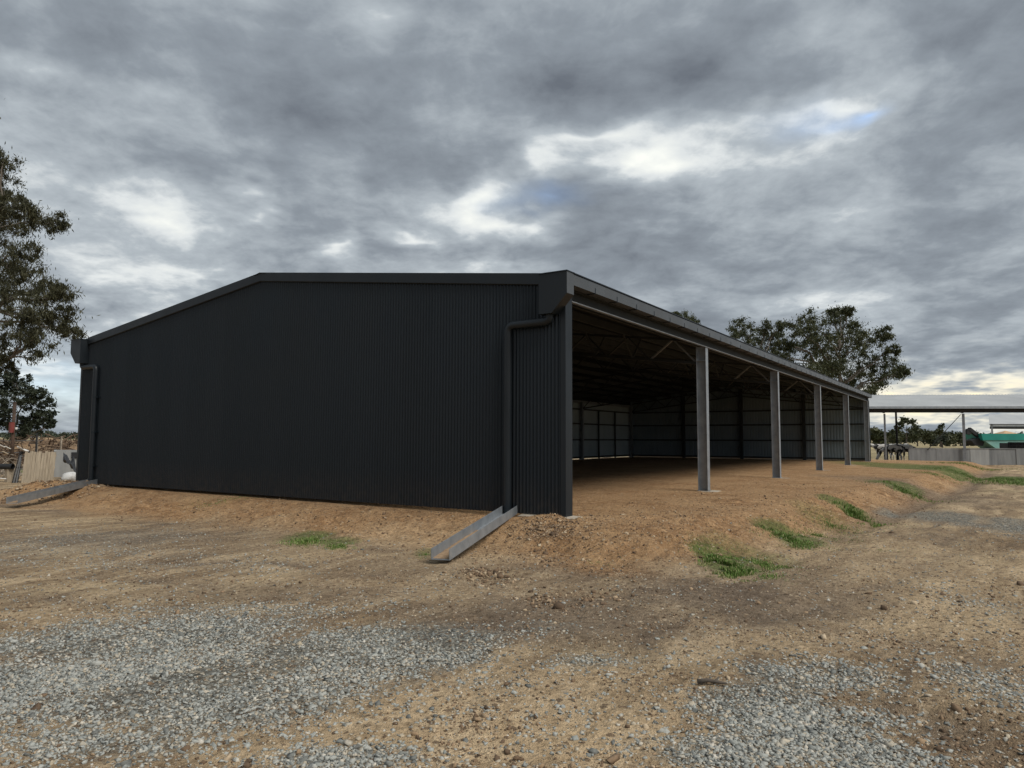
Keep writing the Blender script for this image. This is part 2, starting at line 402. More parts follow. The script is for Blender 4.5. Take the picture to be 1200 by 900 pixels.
m, t, b = principled('ground', (.3, .22, .14), .95, 0, .2)
def A_(t, n): a = N(t, 'ShaderNodeAttribute'); a.attribute_name = n; return a.outputs['Fac']
c = N(t, 'ShaderNodeTexCoord').outputs['Object']
nb = noise(t, c, .7, 6, .6).outputs[0]; nm = noise(t, c, 4.5, 6, .62).outputs[0]; nf = noise(t, c, 28., 5, .65).outputs[0]; nff = noise(t, c, 110., 3, .6).outputs[0]
base = ramp(t, nb, [(.3, (.175, .12, .07)), (.5, (.285, .21, .13)), (.7, (.42, .325, .205))])
soilc = ramp(t, nm, [(.28, (.135, .076, .038)), (.5, (.275, .163, .082)), (.72, (.42, .27, .145))])
soilc2 = mixc(t, ramp(t, nb, [(.4, (0, 0, 0)), (.62, (1, 1, 1))]), soilc, (.345, .222, .12))
mpn = N(t, 'ShaderNodeMapping'); mpn.inputs['Rotation'].default_value = (0, 0, -(YAW-math.pi/2+.35)); mpn.inputs['Scale'].default_value = (.55, 2.6, 1); L(t, c, mpn.inputs[0])
nst = noise(t, mpn.outputs[0], 1.0, 6, .62, .6).outputs[0]
base = mixc(t, ramp(t, nst, [(.50, (0, 0, 0)), (.64, (.9, .9, .9))]), base, (.48, .37, .24))
base = mixc(t, ramp(t, nst, [(.34, (.75, .75, .75)), (.46, (0, 0, 0))]), base, (.135, .10, .07))
base = mixc(t, A_(t, 'soil'), base, soilc2)
palec = ramp(t, nm, [(.3, (.39, .28, .165)), (.7, (.60, .47, .31))])
base = mixc(t, math_(t, 'MULTIPLY', A_(t, 'pale'), .85), base, palec)
mudc = ramp(t, nm, [(.3, (.085, .064, .048)), (.7, (.185, .143, .107))])
base = mixc(t, math_(t, 'MULTIPLY', A_(t, 'mud'), .88), base, mudc)
# gravel: crushed stone between and beyond the modelled stones
vo = N(t, 'ShaderNodeTexVoronoi'); vo.inputs['Scale'].default_value = 34; L(t, c, vo.inputs['Vector'])
vs_ = N(t, 'ShaderNodeSeparateColor'); L(t, vo.outputs['Color'], vs_.inputs[0])
gcol = ramp(t, vs_.outputs[0], [(0, (.11, .115, .108)), (.35, (.20, .215, .205)), (.7, (.29, .305, .285)), (1, (.40, .35, .27))])
gedge = ramp(t, vo.outputs['Distance'], [(.30, (1, 1, 1)), (.75, (.42, .40, .38))])
gcol = mixc(t, 1.0, gcol, gedge, 'MULTIPLY')
gm = math_(t, 'ADD', A_(t, 'gravel'), math_(t, 'MULTIPLY', math_(t, 'SUBTRACT', nf, .5), 1.1))
gm = ramp(t, gm, [(.30, (0, 0, 0)), (.85, (.85, .85, .85))])
base = mixc(t, gm, base, gcol)
# loose small chips everywhere
vo2 = N(t, 'ShaderNodeTexVoronoi'); vo2.inputs['Scale'].default_value = 55; L(t, c, vo2.inputs['Vector'])
vs2 = N(t, 'ShaderNodeSeparateColor'); L(t, vo2.outputs['Color'], vs2.inputs[0])
chip = math_(t, 'MULTIPLY', math_(t, 'GREATER_THAN', vs2.outputs[0], .86), math_(t, 'LESS_THAN', vo2.outputs['Distance'], .38))
chipc = ramp(t, vs2.outputs[1], [(0, (.10, .075, .055)), (.5, (.30, .25, .19)), (1, (.55, .49, .40))])
base = mixc(t, math_(t, 'MULTIPLY', chip, .8), base, chipc)
fieldc = ramp(t, noise(t, c, .035, 5, .6).outputs[0], [(.35, (.15, .125, .07)), (.6, (.33, .28, .17))])
base = mixc(t, A_(t, 'field'), base, fieldc)
grc = ramp(t, nm, [(.3, (.045, .075, .02)), (.7, (.10, .15, .04))])
grm = ramp(t, math_(t, 'ADD', A_(t, 'grass'), math_(t, 'MULTIPLY', math_(t, 'SUBTRACT', nf, .5), .9)), [(.35, (0, 0, 0)), (.75, (1, 1, 1))])
base = mixc(t, math_(t, 'MULTIPLY', grm, .75), base, grc)
sp = ramp(t, nff, [(.25, (.66, .66, .66)), (.7, (1.22, 1.22, 1.22))])
base = mixc(t, 1.0, base, sp, 'MULTIPLY')
ncr = noise(t, c, 13., 6, .7).outputs[0]
fl = ramp(t, ncr, [(.30, (.42, .40, .38)), (.44, (.85, .84, .83)), (.56, (1.03, 1.03, 1.03)), (.75, (1.25, 1.25, 1.25))])  # low spots of the relief darkened, small shadows put into the colour
base = mixc(t, 1.0, base, fl, 'MULTIPLY')
vo3 = N(t, 'ShaderNodeTexVoronoi'); vo3.inputs['Scale'].default_value = 17; vo3.inputs['Randomness'].default_value = 1.0
wv = N(t, 'ShaderNodeVectorMath', operation='SCALE'); wv.inputs['Scale'].default_value = .035; L(t, noise(t, c, 20, 3).outputs['Color'], wv.inputs[0])
wv2 = N(t, 'ShaderNodeVectorMath', operation='ADD'); L(t, c, wv2.inputs[0]); L(t, wv.outputs[0], wv2.inputs[1]); L(t, wv2.outputs[0], vo3.inputs['Vector'])
vs3 = N(t, 'ShaderNodeSeparateColor'); L(t, vo3.outputs['Color'], vs3.inputs[0])
cl_ = math_(t, 'MULTIPLY', math_(t, 'GREATER_THAN', math_(t, 'ADD', vs3.outputs[0], math_(t, 'MULTIPLY', math_(t, 'SUBTRACT', nm, .5), 1.3)), .80), math_(t, 'LESS_THAN', vo3.outputs['Distance'], .42))
cl_ = math_(t, 'MULTIPLY', cl_, math_(t, 'SUBTRACT', 1.0, A_(t, 'field')))
base = mixc(t, math_(t, 'MULTIPLY', cl_, .75), base, ramp(t, vs3.outputs[1], [(0, (.075, .05, .034)), (.55, (.14, .095, .062)), (.8, (.26, .19, .12)), (1, (.46, .38, .28))]))
base = mixc(t, 1.0, base, (1.42, 1.41, 1.39), 'MULTIPLY')
L(t, base, b.inputs['Base Color'])
hsum = math_(t, 'ADD', math_(t, 'MULTIPLY', nf, .7), math_(t, 'ADD', math_(t, 'MULTIPLY', nff, .3), math_(t, 'MULTIPLY', math_(t, 'MULTIPLY', gm, vo.outputs['Distance']), -.8)))
hsum = math_(t, 'ADD', hsum, math_(t, 'ADD', math_(t, 'MULTIPLY', ncr, 1.7), math_(t, 'MULTIPLY', cl_, .25)))
bp = N(t, 'ShaderNodeBump'); bp.inputs['Strength'].default_value = 1.0; bp.inputs['Distance'].default_value = .055
L(t, hsum, bp.inputs['Height']); L(t, bp.outputs[0], b.inputs['Normal'])

tri4 = np.column_stack([tri_c, tri_c[:, :1]])
me = bpy.data.meshes.new('ground')
nv = len(gv); nq = len(quads); ntc = len(tri_c)
me.vertices.add(nv); me.vertices.foreach_set('co', gv.astype(np.float32).ravel())
me.loops.add(nq*4+ntc*3); me.loops.foreach_set('vertex_index', np.concatenate([quads.ravel(), tri_c.ravel()]).astype(np.int32))
me.polygons.add(nq+ntc); me.polygons.foreach_set('loop_start', np.concatenate([np.arange(nq)*4, nq*4+np.arange(ntc)*3]).astype(np.int32))
me.update(calc_edges=True); me.polygons.foreach_set('use_smooth', [True]*(nq+ntc))
me.materials.append(MATS['ground'])
z1 = lambda a: np.append(a, 0)
for nme, arr in (('gravel', mg), ('mud', mm), ('pale', mp_), ('grass', mgr), ('soil', soil), ('field', field)): attr(me, nme, z1(arr))
tag(link('ground', me), kind='structure')

# ------------------------------------------------------------------ materials of built things
varied('gutter_skylit', (.048, .054, .060), (.064, .070, .076), 1.2, .35, 0, rough2=.5, spec=.5)  # charcoal lightened in colour to stand for bright sky reflection
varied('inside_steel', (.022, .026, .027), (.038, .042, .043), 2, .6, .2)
varied('back_liner_lit', (.30, .36, .38), (.38, .44, .46), .6, .55, 0, spec=.3)  # liner lightened in colour for the daylight on the back wall
varied('liner_shaded', (.012, .0155, .0155), (.019, .023, .023), .6, .55, 0, spec=.3)  # liner darkened in colour for the shade under roof and eaves
m, t, b = principled('charcoal', (.012, .018, .024), .42, 0, .30)
c = N(t, 'ShaderNodeTexCoord').outputs['Object']; sc_ = N(t, 'ShaderNodeSeparateXYZ'); L(t, c, sc_.inputs[0])
shn = N(t, 'ShaderNodeTexWhiteNoise', noise_dimensions='1D'); L(t, math_(t, 'FLOOR', math_(t, 'DIVIDE', sc_.outputs[1], .762)), shn.inputs['W'])
big = noise(t, c, .45, 5, .6).outputs[0]; fin = noise(t, c, 7, 6, .65).outputs[0]
base = mixc(t, shn.outputs[0], (.0072, .0127, .0182), (.0102, .0160, .0220))
base = mixc(t, ramp(t, big, [(.35, (0, 0, 0)), (.7, (.5, .5, .5))]), base, (.0145, .019, .023))
dz = N(t, 'ShaderNodeMapRange'); dz.inputs[1].default_value = .0; dz.inputs[2].default_value = .75; dz.inputs[3].default_value = .55; dz.inputs[4].default_value = 0.0; L(t, sc_.outputs[2], dz.inputs[0])
dust = math_(t, 'MULTIPLY', dz.outputs[0], ramp(t, fin, [(.35, (0, 0, 0)), (.75, (1, 1, 1))]))
base = mixc(t, math_(t, 'MULTIPLY', dust, .35), base, (.16, .105, .06))
L(t, base, b.inputs['Base Color'])
mr = N(t, 'ShaderNodeMapRange'); mr.inputs[1].default_value = .3; mr.inputs[2].default_value = .7; mr.inputs[3].default_value = .34; mr.inputs[4].default_value = .52; L(t, big, mr.inputs[0]); L(t, mr.outputs[0], b.inputs['Roughness'])
varied('charcoal_trim', (.0085, .0125, .0165), (.0125, .0165, .0205), 1.2, .38, 0, rough2=.5, spec=.34)
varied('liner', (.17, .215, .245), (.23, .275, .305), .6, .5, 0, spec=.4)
varied('galvanised', (.24, .265, .29), (.35, .375, .40), 5.0, .42, .55, rough2=.6, detail=7)
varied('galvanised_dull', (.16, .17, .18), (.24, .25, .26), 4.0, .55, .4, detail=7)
varied('zinc_roof', (.38, .39, .395), (.48, .49, .49), .4, .5, .2, stretch=(1, 1, 1))
varied('concrete', (.28, .24, .19), (.42, .37, .30), 6, .9, 0, bump=.5)
varied('concrete_grey', (.16, .167, .17), (.26, .268, .268), 1.4, .9, 0, bump=.3, stretch=(2.2, 2.2, .35), detail=7)
varied('concrete_light', (.26, .265, .262), (.37, .375, .365), 1.4, .9, 0, bump=.3, stretch=(2.2, 2.2, .35), detail=7)

# ------------------------------------------------------------------ main shed
ZE, ZR = 4.36, 5.43
def ztop(y): return ZE + (ZR-ZE)*min(y, W-y)/(W/2)
shed = empty('open_front_shed', (0, W/2, 0), 'long charcoal corrugated steel shed with open side and galvanised columns', 'shed')
def corr(length, pitch, amp, per=6, trap=False):
    if trap:
        s = []; x = 0.0
        while x < length:
            s += [(x, 0), (x+pitch*.55, 0), (x+pitch*.65, amp), (x+pitch*.9, amp)]; x += pitch
        s = [p for p in s if p[0] < length]+[(length, 0)]
    else:
        n = int(round(length/pitch*per)); s = [(length*i/n, amp*math.sin(2*math.pi*(length*i/n)/pitch)) for i in range(n+1)]
    return s
def sheet(name, prof, fn_bot, fn_top, th, parent, mats=('charcoal', 'liner'), smooth=True):
    """ribbed sheet with an outer and an inner skin; fn(s, offset) gives a point"""
    mb = MB(); n = len(prof)
    vs = [fn_bot(s, o) for s, o in prof]+[fn_top(s, o) for s, o in prof]
    mb.cur = 0; mb.add(vs, [(i, i+1, n+i+1, n+i) for i in range(n-1)])
    vs2 = [fn_bot(s, o-th) for s, o in prof]+[fn_top(s, o-th) for s, o in prof]
    mb.cur = 1; mb.add(vs2, [(n+i, n+i+1, i+1, i) for i in range(n-1)])
    return mb.build(name, list(mats), parent, smooth)
# near gable: split at the ridge so that the top edge follows the roof
half = W/2
for k in (0, 1):
    prof = corr(half, half/112, .015, 8)
    sheet('gable_cladding', prof, lambda s, o, k=k: (-o-.012, s+k*half, .03 if True else 0), lambda s, o, k=k: (-o-.012, s+k*half, ztop(s+k*half)-.06), .006, shed)
# back wall (daylight under it), far end wall
prof = corr(XEND+.3, .19, .024, trap=True)
sheet('back_cladding', prof, lambda s, o: (s, W+o+.01, .065), lambda s, o: (s, W+o+.01, ZE+.015), .004, shed, ('charcoal', 'back_liner_lit'), smooth=False)
for k in (0, 1):
    prof = corr(half, .19, .024, trap=True)
    sheet('end_cladding', prof, lambda s, o, k=k: (XEND+.31+o, s+k*half, .06), lambda s, o, k=k: (XEND+.31+o, s+k*half, ztop(s+k*half)+.004), .004, shed, smooth=False)
# roof sheets
prof = corr(XEND+.45, .19, .022, trap=True)
for k in (0, 1):
    ya, yb = (-.20, half) if k == 0 else (W+.20, half)
    za = ZE-.02 if True else 0
    sheet('roof_sheeting', prof, lambda s, o, y=ya, z=za: (s-.02, y, z+o), lambda s, o, y=yb: (s-.02, y, ZR-.02+o), .004, shed, ('charcoal', 'liner_shaded'), smooth=False)
mb = MB(); mb.prism([(half-.22, ZR-.012), (half, ZR+.035), (half+.22, ZR-.012), (half, ZR+.02)], lambda a, c_, e: (-.10 if e == 0 else XEND+.5, a, c_))
mb.build('ridge_capping', 'charcoal_trim', shed)
# barge flashing on both slopes of the gable
for k in (0, 1):
    y0, y1 = (.37, half) if k == 0 else (half, W-.37)
    mb = MB()
    def bg_(a, c_, e, y0=y0, y1=y1):
        y = y0 if e == 0 else y1
        return (a, y, ztop(y)+c_)
    mb.prism([(-.075, -.17), (-.062, -.17), (-.062, .025), (.10, .025), (.10, .038), (-.075, .038)], bg_)
    mb.build('barge_flashing', 'charcoal_trim', shed)
    mb = MB(); mb.prism([(-.062, -.17), (-.045, -.185), (-.035, -.17)], bg_); mb.build('barge_drip', 'charcoal', shed)
# corner posts with flashing
for y0, y1 in ((-.035, .07), (W-.07, W+.035)):
    mb = MB(); mb.box(-.030, -.024, y0, y1, .02, ZE-.12)
    ys = (y0-.001, y0+.006) if y0 < 1 else (y1-.006, y1+.001)
    mb.box(-.024, .22, ys[0], ys[1], .02, ZE-.12); mb.build('corner_flashing', 'charcoal_trim', shed)
mb = MB(); mb.box(.02, .20, -.02, .16, 0, 3.94); mb.build('corner_post', 'galvanised', shed)
# gutter along both eaves, with brackets
def gutter(sgn, yb):
    Y = lambda o: yb - sgn*o
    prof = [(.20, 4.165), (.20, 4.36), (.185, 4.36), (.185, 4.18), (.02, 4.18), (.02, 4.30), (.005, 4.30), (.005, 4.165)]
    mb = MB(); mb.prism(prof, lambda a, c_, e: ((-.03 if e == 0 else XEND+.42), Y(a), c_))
    g = mb.build('gutter', 'gutter_skylit', shed)
    mb = MB(); mb.prism([(.215, 4.372), (.215, 4.392), (-.3, 4.43), (-.3, 4.41)], lambda a, c_, e: ((-.06 if e == 0 else XEND+.44), Y(a), c_))
    mb.build('eave_flashing', 'charcoal_trim', shed)
    if sgn > 0:
        mb0 = MB(); mb0.box(-.009, .009, -.206, -.199, 4.155, 4.262); mb0.box(-.012, .012, -.206, -.02, 4.148, 4.164)
        me0 = mb0.mesh('gutter_bracket', 'charcoal')
        x = .85
        while x < XEND:
            o = bpy.data.objects.new('gutter_bracket', me0); COL.objects.link(o); o.parent = shed
            o.matrix_parent_inverse = world_of(shed).inverted(); o.location = (x, 0, 0); x += .98
    # rainhead at the gable end
    rh = [(.20, 3.98), (.20, 4.375), (-.38, 4.375), (-.38, 3.65), (-.11, 3.65)]
    mb = MB(); mb.prism(rh, lambda a, c_, e: ((-.28 if e == 0 else -.02), Y(a), c_))
    r = mb.build('rainhead', 'charcoal_trim', shed)
    mb = MB(); mb.box(-.279, -.021, Y(.20)-(.004 if sgn > 0 else 0), Y(.20)+(.004 if sgn < 0 else 0), 3.985, 4.372); mb.build('rainhead_side', 'gutter_skylit', r)  # outer face only, with the sky light put into its colour
    mb = MB(); mb.prism([(.215, 4.378), (.215, 4.395), (-.395, 4.395), (-.395, 4.378)], lambda a, c_, e: ((-.295 if e == 0 else -.005), Y(a), c_))
    mb.build('rainhead_lid', 'charcoal', r)
gutter(1, 0.0); gutter(-1, W)
# eave beam coloured dark for shade under the gutter, pale lower lip
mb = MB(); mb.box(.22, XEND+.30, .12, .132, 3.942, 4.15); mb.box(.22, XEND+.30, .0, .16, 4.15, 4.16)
eb = mb.build('eave_beam', 'liner_shaded', shed)
mb = MB(); mb.box(.22, XEND+.30, -.02, .05, 3.92, 3.941); mb.build('beam_lip', 'galvanised_dull', eb)
mb = MB(); mb.box(.05, XEND+.35, W-.028, W-.004, 3.95, 4.384); mb.build('eave_closure', 'liner_shaded', shed)
mb = MB(); mb.box(.22, XEND+.30, W-.05, W-.03, 3.86, 4.05); mb.build('eave_beam', 'galvanised', shed)
# columns (I-section, web in the frame's plane) and footings
def column(x, y0, y1, z1, mat='galvanised', parent=shed, fl=.20, z0=0.0):
    mb = MB(); mb.box(x-fl/2, x+fl/2, y0, y0+.014, z0, z1); mb.box(x-fl/2, x+fl/2, y1-.014, y1, z0, z1)
    mb.box(x-.005, x+.005, y0+.014, y1-.014, z0, z1)
    mb.box(x-fl/2+.004, x+fl/2-.004, y0+.014, y1-.014, z1-.40, z1-.388)
    c_ = mb.build('column', mat, parent)
    mb = MB(); mb.box(x-.14, x+.14, y0-.03, y1+.03, z0-.02, z0+.016); mb.build('base_plate', mat, c_)
    return c_
frames = [X1+j*BAY for j in range(NB)]
for j, x in enumerate(frames):
    column(x, 0.0, .27, 3.95)
    column(x, W-.30, W-.03, 3.95)
rs = random.Random(3)
def slab(name, cx, cy, rx, ry, z0, z1, seed, parent, mat='concrete'):
    r_ = random.Random(seed); n = 14; mb = MB(); vs = []
    for z, k in ((z0, 1.04), (z1-.012, 1.0), (z1, .95)):
        for i in range(n):
            a = 2*math.pi*i/n; q = r_.uniform(.86, 1.1)
            ca, sa = math.cos(a), math.sin(a); m_ = max(abs(ca), abs(sa))**.55
            vs.append((cx+rx*k*ca/m_*q, cy+ry*k*sa/m_*q, z))
    fs = [(l*n+i, l*n+(i+1)%n, (l+1)*n+(i+1)%n, (l+1)*n+i) for l in range(2) for i in range(n)]+[tuple(2*n+i for i in range(n))]
    mb.add(vs, fs); return mb.build(name, mat, parent)
for j, x in enumerate(frames):
    slab('footing', x+.02, -.02, .30 if j == 0 else .2, .30, -.22, .016 if j == 0 else .004, 20+j, shed)
slab('footing', .0, .28, .34, .62, -.25, .022, 11, shed)
slab('footing', .0, W-.1, .30, .42, -.25, .022, 12, shed)
# purlins
for k in (0, 1):
    for i in range(1, 8):
        y = i*1.2-.2; yy = y if k == 0 else W-y; z = ztop(y)-.05
        mb = MB(); mb.box(.02, XEND+.28, yy-.035, yy-.031, z-.20, z); mb.box(.02, XEND+.28, yy-.031, yy+.035, z-.004, z); mb.box(.02, XEND+.28, yy-.031, yy+.035, z-.20, z-.196)
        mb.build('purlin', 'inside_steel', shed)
# open-web rafters at each frame
for j, x in enumerate([.12]+frames):
    tr = MB()
    yl, yr = .28, W-.31
    zt = lambda y: ztop(y)-.27
    zb = lambda y: ztop(y)-.27-.62
    for (a, b_) in ((yl, half), (half, yr)):
        tr.bar((x, a, zt(a)), (x, b_, zt(b_)), .09, .07)
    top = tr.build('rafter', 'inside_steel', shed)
    mb = MB()
    for (a, b_) in ((yl, half), (half, yr)): mb.bar((x, a, zb(a)), (x, b_, zb(b_)), .09, .07)
    mb.build('bottom_chord', 'inside_steel', top)
    n = 12; ys = [yl+(yr-yl)*i/n for i in range(n+1)]
    for i in range(n):
        a, b_ = ys[i], ys[i+1]; mid = (a+b_)/2
        for p0, p1 in (((a, zb(a)), (mid, zt(mid))), ((mid, zt(mid)), (b_, zb(b_)))):
            mb = MB(); mb.bar((x, p0[0], p0[1]), (x, p1[0], p1[1]), .045); mb.build('web_bar', 'galvanised_dull' if p0[0] < 1.6 else 'inside_steel', top)  # bars deeper in get a darker colour for the interior shade
# fly braces from rafter to purlins near the front
for x in frames[:-1]:
    for yy in (2.2, 3.4, 5.8):
        mb = MB(); mb.bar((x, yy, ztop(yy)-.9), (x-.75, yy, ztop(yy)-.16), .04); mb.build('fly_brace', 'inside_steel', shed)
        mb = MB(); mb.bar((x, yy, ztop(yy)-.9), (x+.75, yy, ztop(yy)-.16), .04); mb.build('fly_brace', 'inside_steel', shed)
# girts on back and end walls, wall posts
for z in (.16, 1.35, 2.45, 3.45):
    mb = MB(); mb.box(.1, XEND+.25, W-.075, W-.02, z-.05, z+.05); mb.build('girt', 'inside_steel', shed)
    mb = MB(); mb.box(XEND+.22, XEND+.28, .1, W-.1, z-.05, z+.05); mb.build('girt', 'inside_steel', shed)
for y in (4.05, 8.3, 12.6):
    mb = MB(); mb.box(XEND+.02, XEND+.215, y-.10, y+.10, 0, ztop(y)-.3); mb.build('wall_post', 'inside_steel', shed)
for x in (frames[3]+2.75, frames[3]+5.5):
    mb = MB(); mb.box(x-.05, x+.05, W-.16, W-.08, 0, 3.4); mb.build('wall_post', 'inside_steel', shed)
mb = MB(); mb.box(XEND+.29, XEND+.33, .25, W, -.10, .055); mb.build('ground_beam', 'concrete', shed)
mb = MB(); mb.box(XEND+.20, XEND+.345, -.03, -.02, .02, 4.0); mb.box(XEND+.345, XEND+.355, -.03, .2, .02, 4.0); mb.build('corner_flashing', 'charcoal_trim', shed)
# downpipes
def rounded(pts, r):
    pts = [Vector(p) for p in pts]; out = [pts[0]]
    for a, b_, c_ in zip(pts[:-2], pts[1:-1], pts[2:]):
        p0 = b_+(a-b_).normalized()*min(r, (a-b_).length*.45); p1 = b_+(c_-b_).normalized()*min(r, (c_-b_).length*.45)
        for k in range(6):
            t_ = k/5; out.append(p0*(1-t_)**2+b_*2*t_*(1-t_)+p1*t_*t_)
    return out+[pts[-1]]
def downpipe(pts, rad, clips, name='downpipe'):
    end = pts[-1]; pts = rounded(pts, .13)
    mb = MB(); mb.tube(pts, rad, 20); d = mb.build(name, 'charcoal_trim', shed, True)
    mod = d.modifiers.new('edges', 'EDGE_SPLIT'); mod.split_angle = math.radians(40)
    x, y = pts[-1][0], pts[-1][1]
    for z in clips:
        mb = MB(); mb.tube([(x, y, z-.02), (x, y, z+.02)], rad+.006, 20); mb.box(x, -.02, y-rad-.05, y-rad-.01, z-.02, z+.02)
        mb.build('pipe_clip', 'charcoal', d); mb = MB(); mb.box(x+.02, -.022, y-rad-.045, y-rad-.02, z-.01, z+.01); mb.box(-.10, -.055, y-rad-.05, y-rad-.025, z-.014, z+.014); mb.build('clip_bolt', 'galvanised', d)
xp = -.125
downpipe([(xp, .24, 3.70), (xp, .24, 3.53), (xp, 1.14, 3.52), (xp, 1.14, .02)], .075, ())
downpipe([(xp, W-.24, 3.70), (xp, W-.24, 3.53), (xp, W-1.05, 3.52), (xp, W-1.05, .02)], .075, (.55, 1.55, 2.6))
# spillway channels (galvanised, open top), things of their own
def flume(a, b, w, h, label):
    a = Vector(a); b = Vector(b); d = (b-a).normalized(); x = d.cross(Vector((0, 0, 1))).normalized(); y = x.cross(d)
    root = empty('drain_channel', (a+b)/2, label, 'drain channel', 'galvanised drain channels below the downpipes')
    th = .008
    for nm, (p0, p1, q0, q1) in (('channel_bed', (-w/2, w/2, 0, th)), ('channel_side', (-w/2, -w/2+th, th, h)), ('channel_side', (w/2-th, w/2, th, h)),
                                 ('channel_lip', (-w/2, -w/2+.05, h, h+th)), ('channel_lip', (w/2-.05, w/2, h, h+th))):
        if nm == 'channel_lip': continue
        mb = MB(); vs = [p + x*i + y*j for p in (a, b) for i, j in ((p0, q0), (p1, q0), (p1, q1), (p0, q1))]
        mb.add(vs, [(3,2,1,0),(4,5,6,7),(0,1,5,4),(1,2,6,5),(2,3,7,6),(3,0,4,7)]); mb.build(nm, 'galvanised', root)
e1 = ground(516, 655, -.24); e2 = ground(14, 592, -.24)
flume((-.06, 1.12, .02), (e1[0], e1[1], -.255), .27, .15, 'galvanised drain channel sloping from the downpipe nearest the open side')
flume((-.06, W-1.08, .02), (e2[0], e2[1], -.20), .27, .15, 'galvanised drain channel below the downpipe at the gable wall\'s far left')

# ------------------------------------------------------------------ loose stones, clods, grass on the ground
def tone_mat(name, stops, rough=.9, bumpy=0):
    m, t, b = principled(name, stops[0][1], rough, 0, .3)
    c_ = ramp(t, A_(t, 'tone'), stops)
    nz = noise(t, N(t, 'ShaderNodeTexCoord').outputs['Object'], 90, 3)
    c_ = mixc(t, 1.0, c_, ramp(t, nz.outputs[0], [(.25, (.72, .72, .72)), (.75, (1.2, 1.2, 1.2))]), 'MULTIPLY')
    L(t, c_, b.inputs['Base Color'])
tone_mat('stone', [(0, (.13, .132, .122)), (.25, (.235, .245, .228)), (.55, (.33, .34, .315)), (.76, (.36, .36, .33)), (.92, (.40, .34, .25)), (1, (.52, .49, .43))])
tone_mat('clod', [(0, (.085, .058, .038)), (.4, (.18, .12, .075)), (.75, (.30, .21, .13)), (1, (.45, .36, .25))], .95)
CUBE = np.array([(-1,-1,-1),(1,-1,-1),(1,1,-1),(-1,1,-1),(-1,-1,1),(1,-1,1),(1,1,1),(-1,1,1)], float)
CF = np.array([(0,3,2,1),(4,5,6,7),(0,1,5,4),(1,2,6,5),(2,3,7,6),(3,0,4,7)])
def stones(name, xy, size, mat, flat=.55, sink=.25, label=None, cat=None):
    n = len(xy); v = CUBE[None]*np.array([1, .78, flat])*rng.uniform(.72, 1.25, (n, 1, 3))
    v = v + rng.normal(0, .30, (n, 8, 3)); v[:, 4:, :2] *= rng.uniform(.55, 1.05, (n, 1, 1))
    a = rng.uniform(0, 6.28, n); c_, s_ = np.cos(a), np.sin(a)
    x = v[:, :, 0]*c_[:, None]-v[:, :, 1]*s_[:, None]; y = v[:, :, 0]*s_[:, None]+v[:, :, 1]*c_[:, None]; z = v[:, :, 2]
    tl = rng.normal(0, .42, n); z, x = z*np.cos(tl)[:, None]+x*np.sin(tl)[:, None], x*np.cos(tl)[:, None]-z*np.sin(tl)[:, None]
    P = np.stack([x, y, z], -1)*(size*.5)[:, None, None]
    P[:, :, 0] += xy[:, :1]; P[:, :, 1] += xy[:, 1:]; P[:, :, 2] += (height(xy[:, 0], xy[:, 1])+size*.5*flat*(1-2*sink))[:, None]
    fc = (CF[None]+np.arange(n)[:, None, None]*8).reshape(-1, 4)
    me = npmesh(name, P.reshape(-1, 3), fc, mat, 4)
    attr(me, 'tone', np.repeat(rng.random(n), 8))
    return tag(link(name, me), label, cat, kind='stuff')
def scatter(n, d0, d1, pw=1.0, side=.76):
    """random ground points in the wedge in front of the camera"""
    d = np.exp(rng.uniform(math.log(d0), math.log(d1), n)) if pw == 1 else np.sqrt(rng.uniform(d0*d0, d1*d1, n))
    u = rng.uniform(-side, side, n)*d
    return np.column_stack([CAM[0]+F0[0]*d+r0[0]*u, CAM[1]+F0[1]*d+r0[1]*u]), d
xy, d = scatter(420000, 2.9, 15.0, 1)
g = patch(xy[:, 0], xy[:, 1], GRAVEL, .75, .55); mud_ = patch(xy[:, 0], xy[:, 1], MUD, .6, .5)
onp = 1-sstep(.6, 2.0, np.hypot(np.maximum(-.1-xy[:, 0], 0)*.62, np.maximum(crest(xy[:, 0])-xy[:, 1], 0)))
keep = rng.random(len(xy)) < np.clip((np.clip(g, 0, 1)**1.6*.72*np.clip(.60+3.0*fbm(xy[:, 0], xy[:, 1], 1.3, 5, .6), .06, 1) + .04*(1-mud_*.6))*(1-.93*onp), 0, 1)
keep &= rng.random(len(xy)) < np.clip((d/5.2)**-.55, .2, 1)
xy = xy[keep]; d = d[keep]
sz = np.clip(rng.lognormal(math.log(.0165), .36, len(xy)), .006, .05)
stones('gravel', xy, sz, 'stone', .40, .40, 'crushed blue grey gravel spread in patches over the yard', 'gravel')
xy, d = scatter(46000, 2.9, 26.0, 1)
g = patch(xy[:, 0], xy[:, 1], GRAVEL, .55, .42); mud_ = patch(xy[:, 0], xy[:, 1], MUD, .6, .5)
ins = (xy[:, 0] > .2) & (xy[:, 1] > .3)
onp = 1-sstep(.2, 2.2, np.hypot(np.maximum(-.1-xy[:, 0], 0)*.62, np.maximum(crest(xy[:, 0])-xy[:, 1], 0)))
clump = sstep(-.02, .16, fbm(xy[:, 0], xy[:, 1], 1.1, 3))
keep = rng.random(len(xy)) < np.clip((.05+.42*clump)*(1-g*.9)*(.40+.6*onp+.5*mud_)*np.where(ins, .35, 1), 0, 1)
xy = xy[keep]; sz = np.clip(rng.lognormal(math.log(.017), .45, len(xy)), .006, .07)
extra = []; es = []
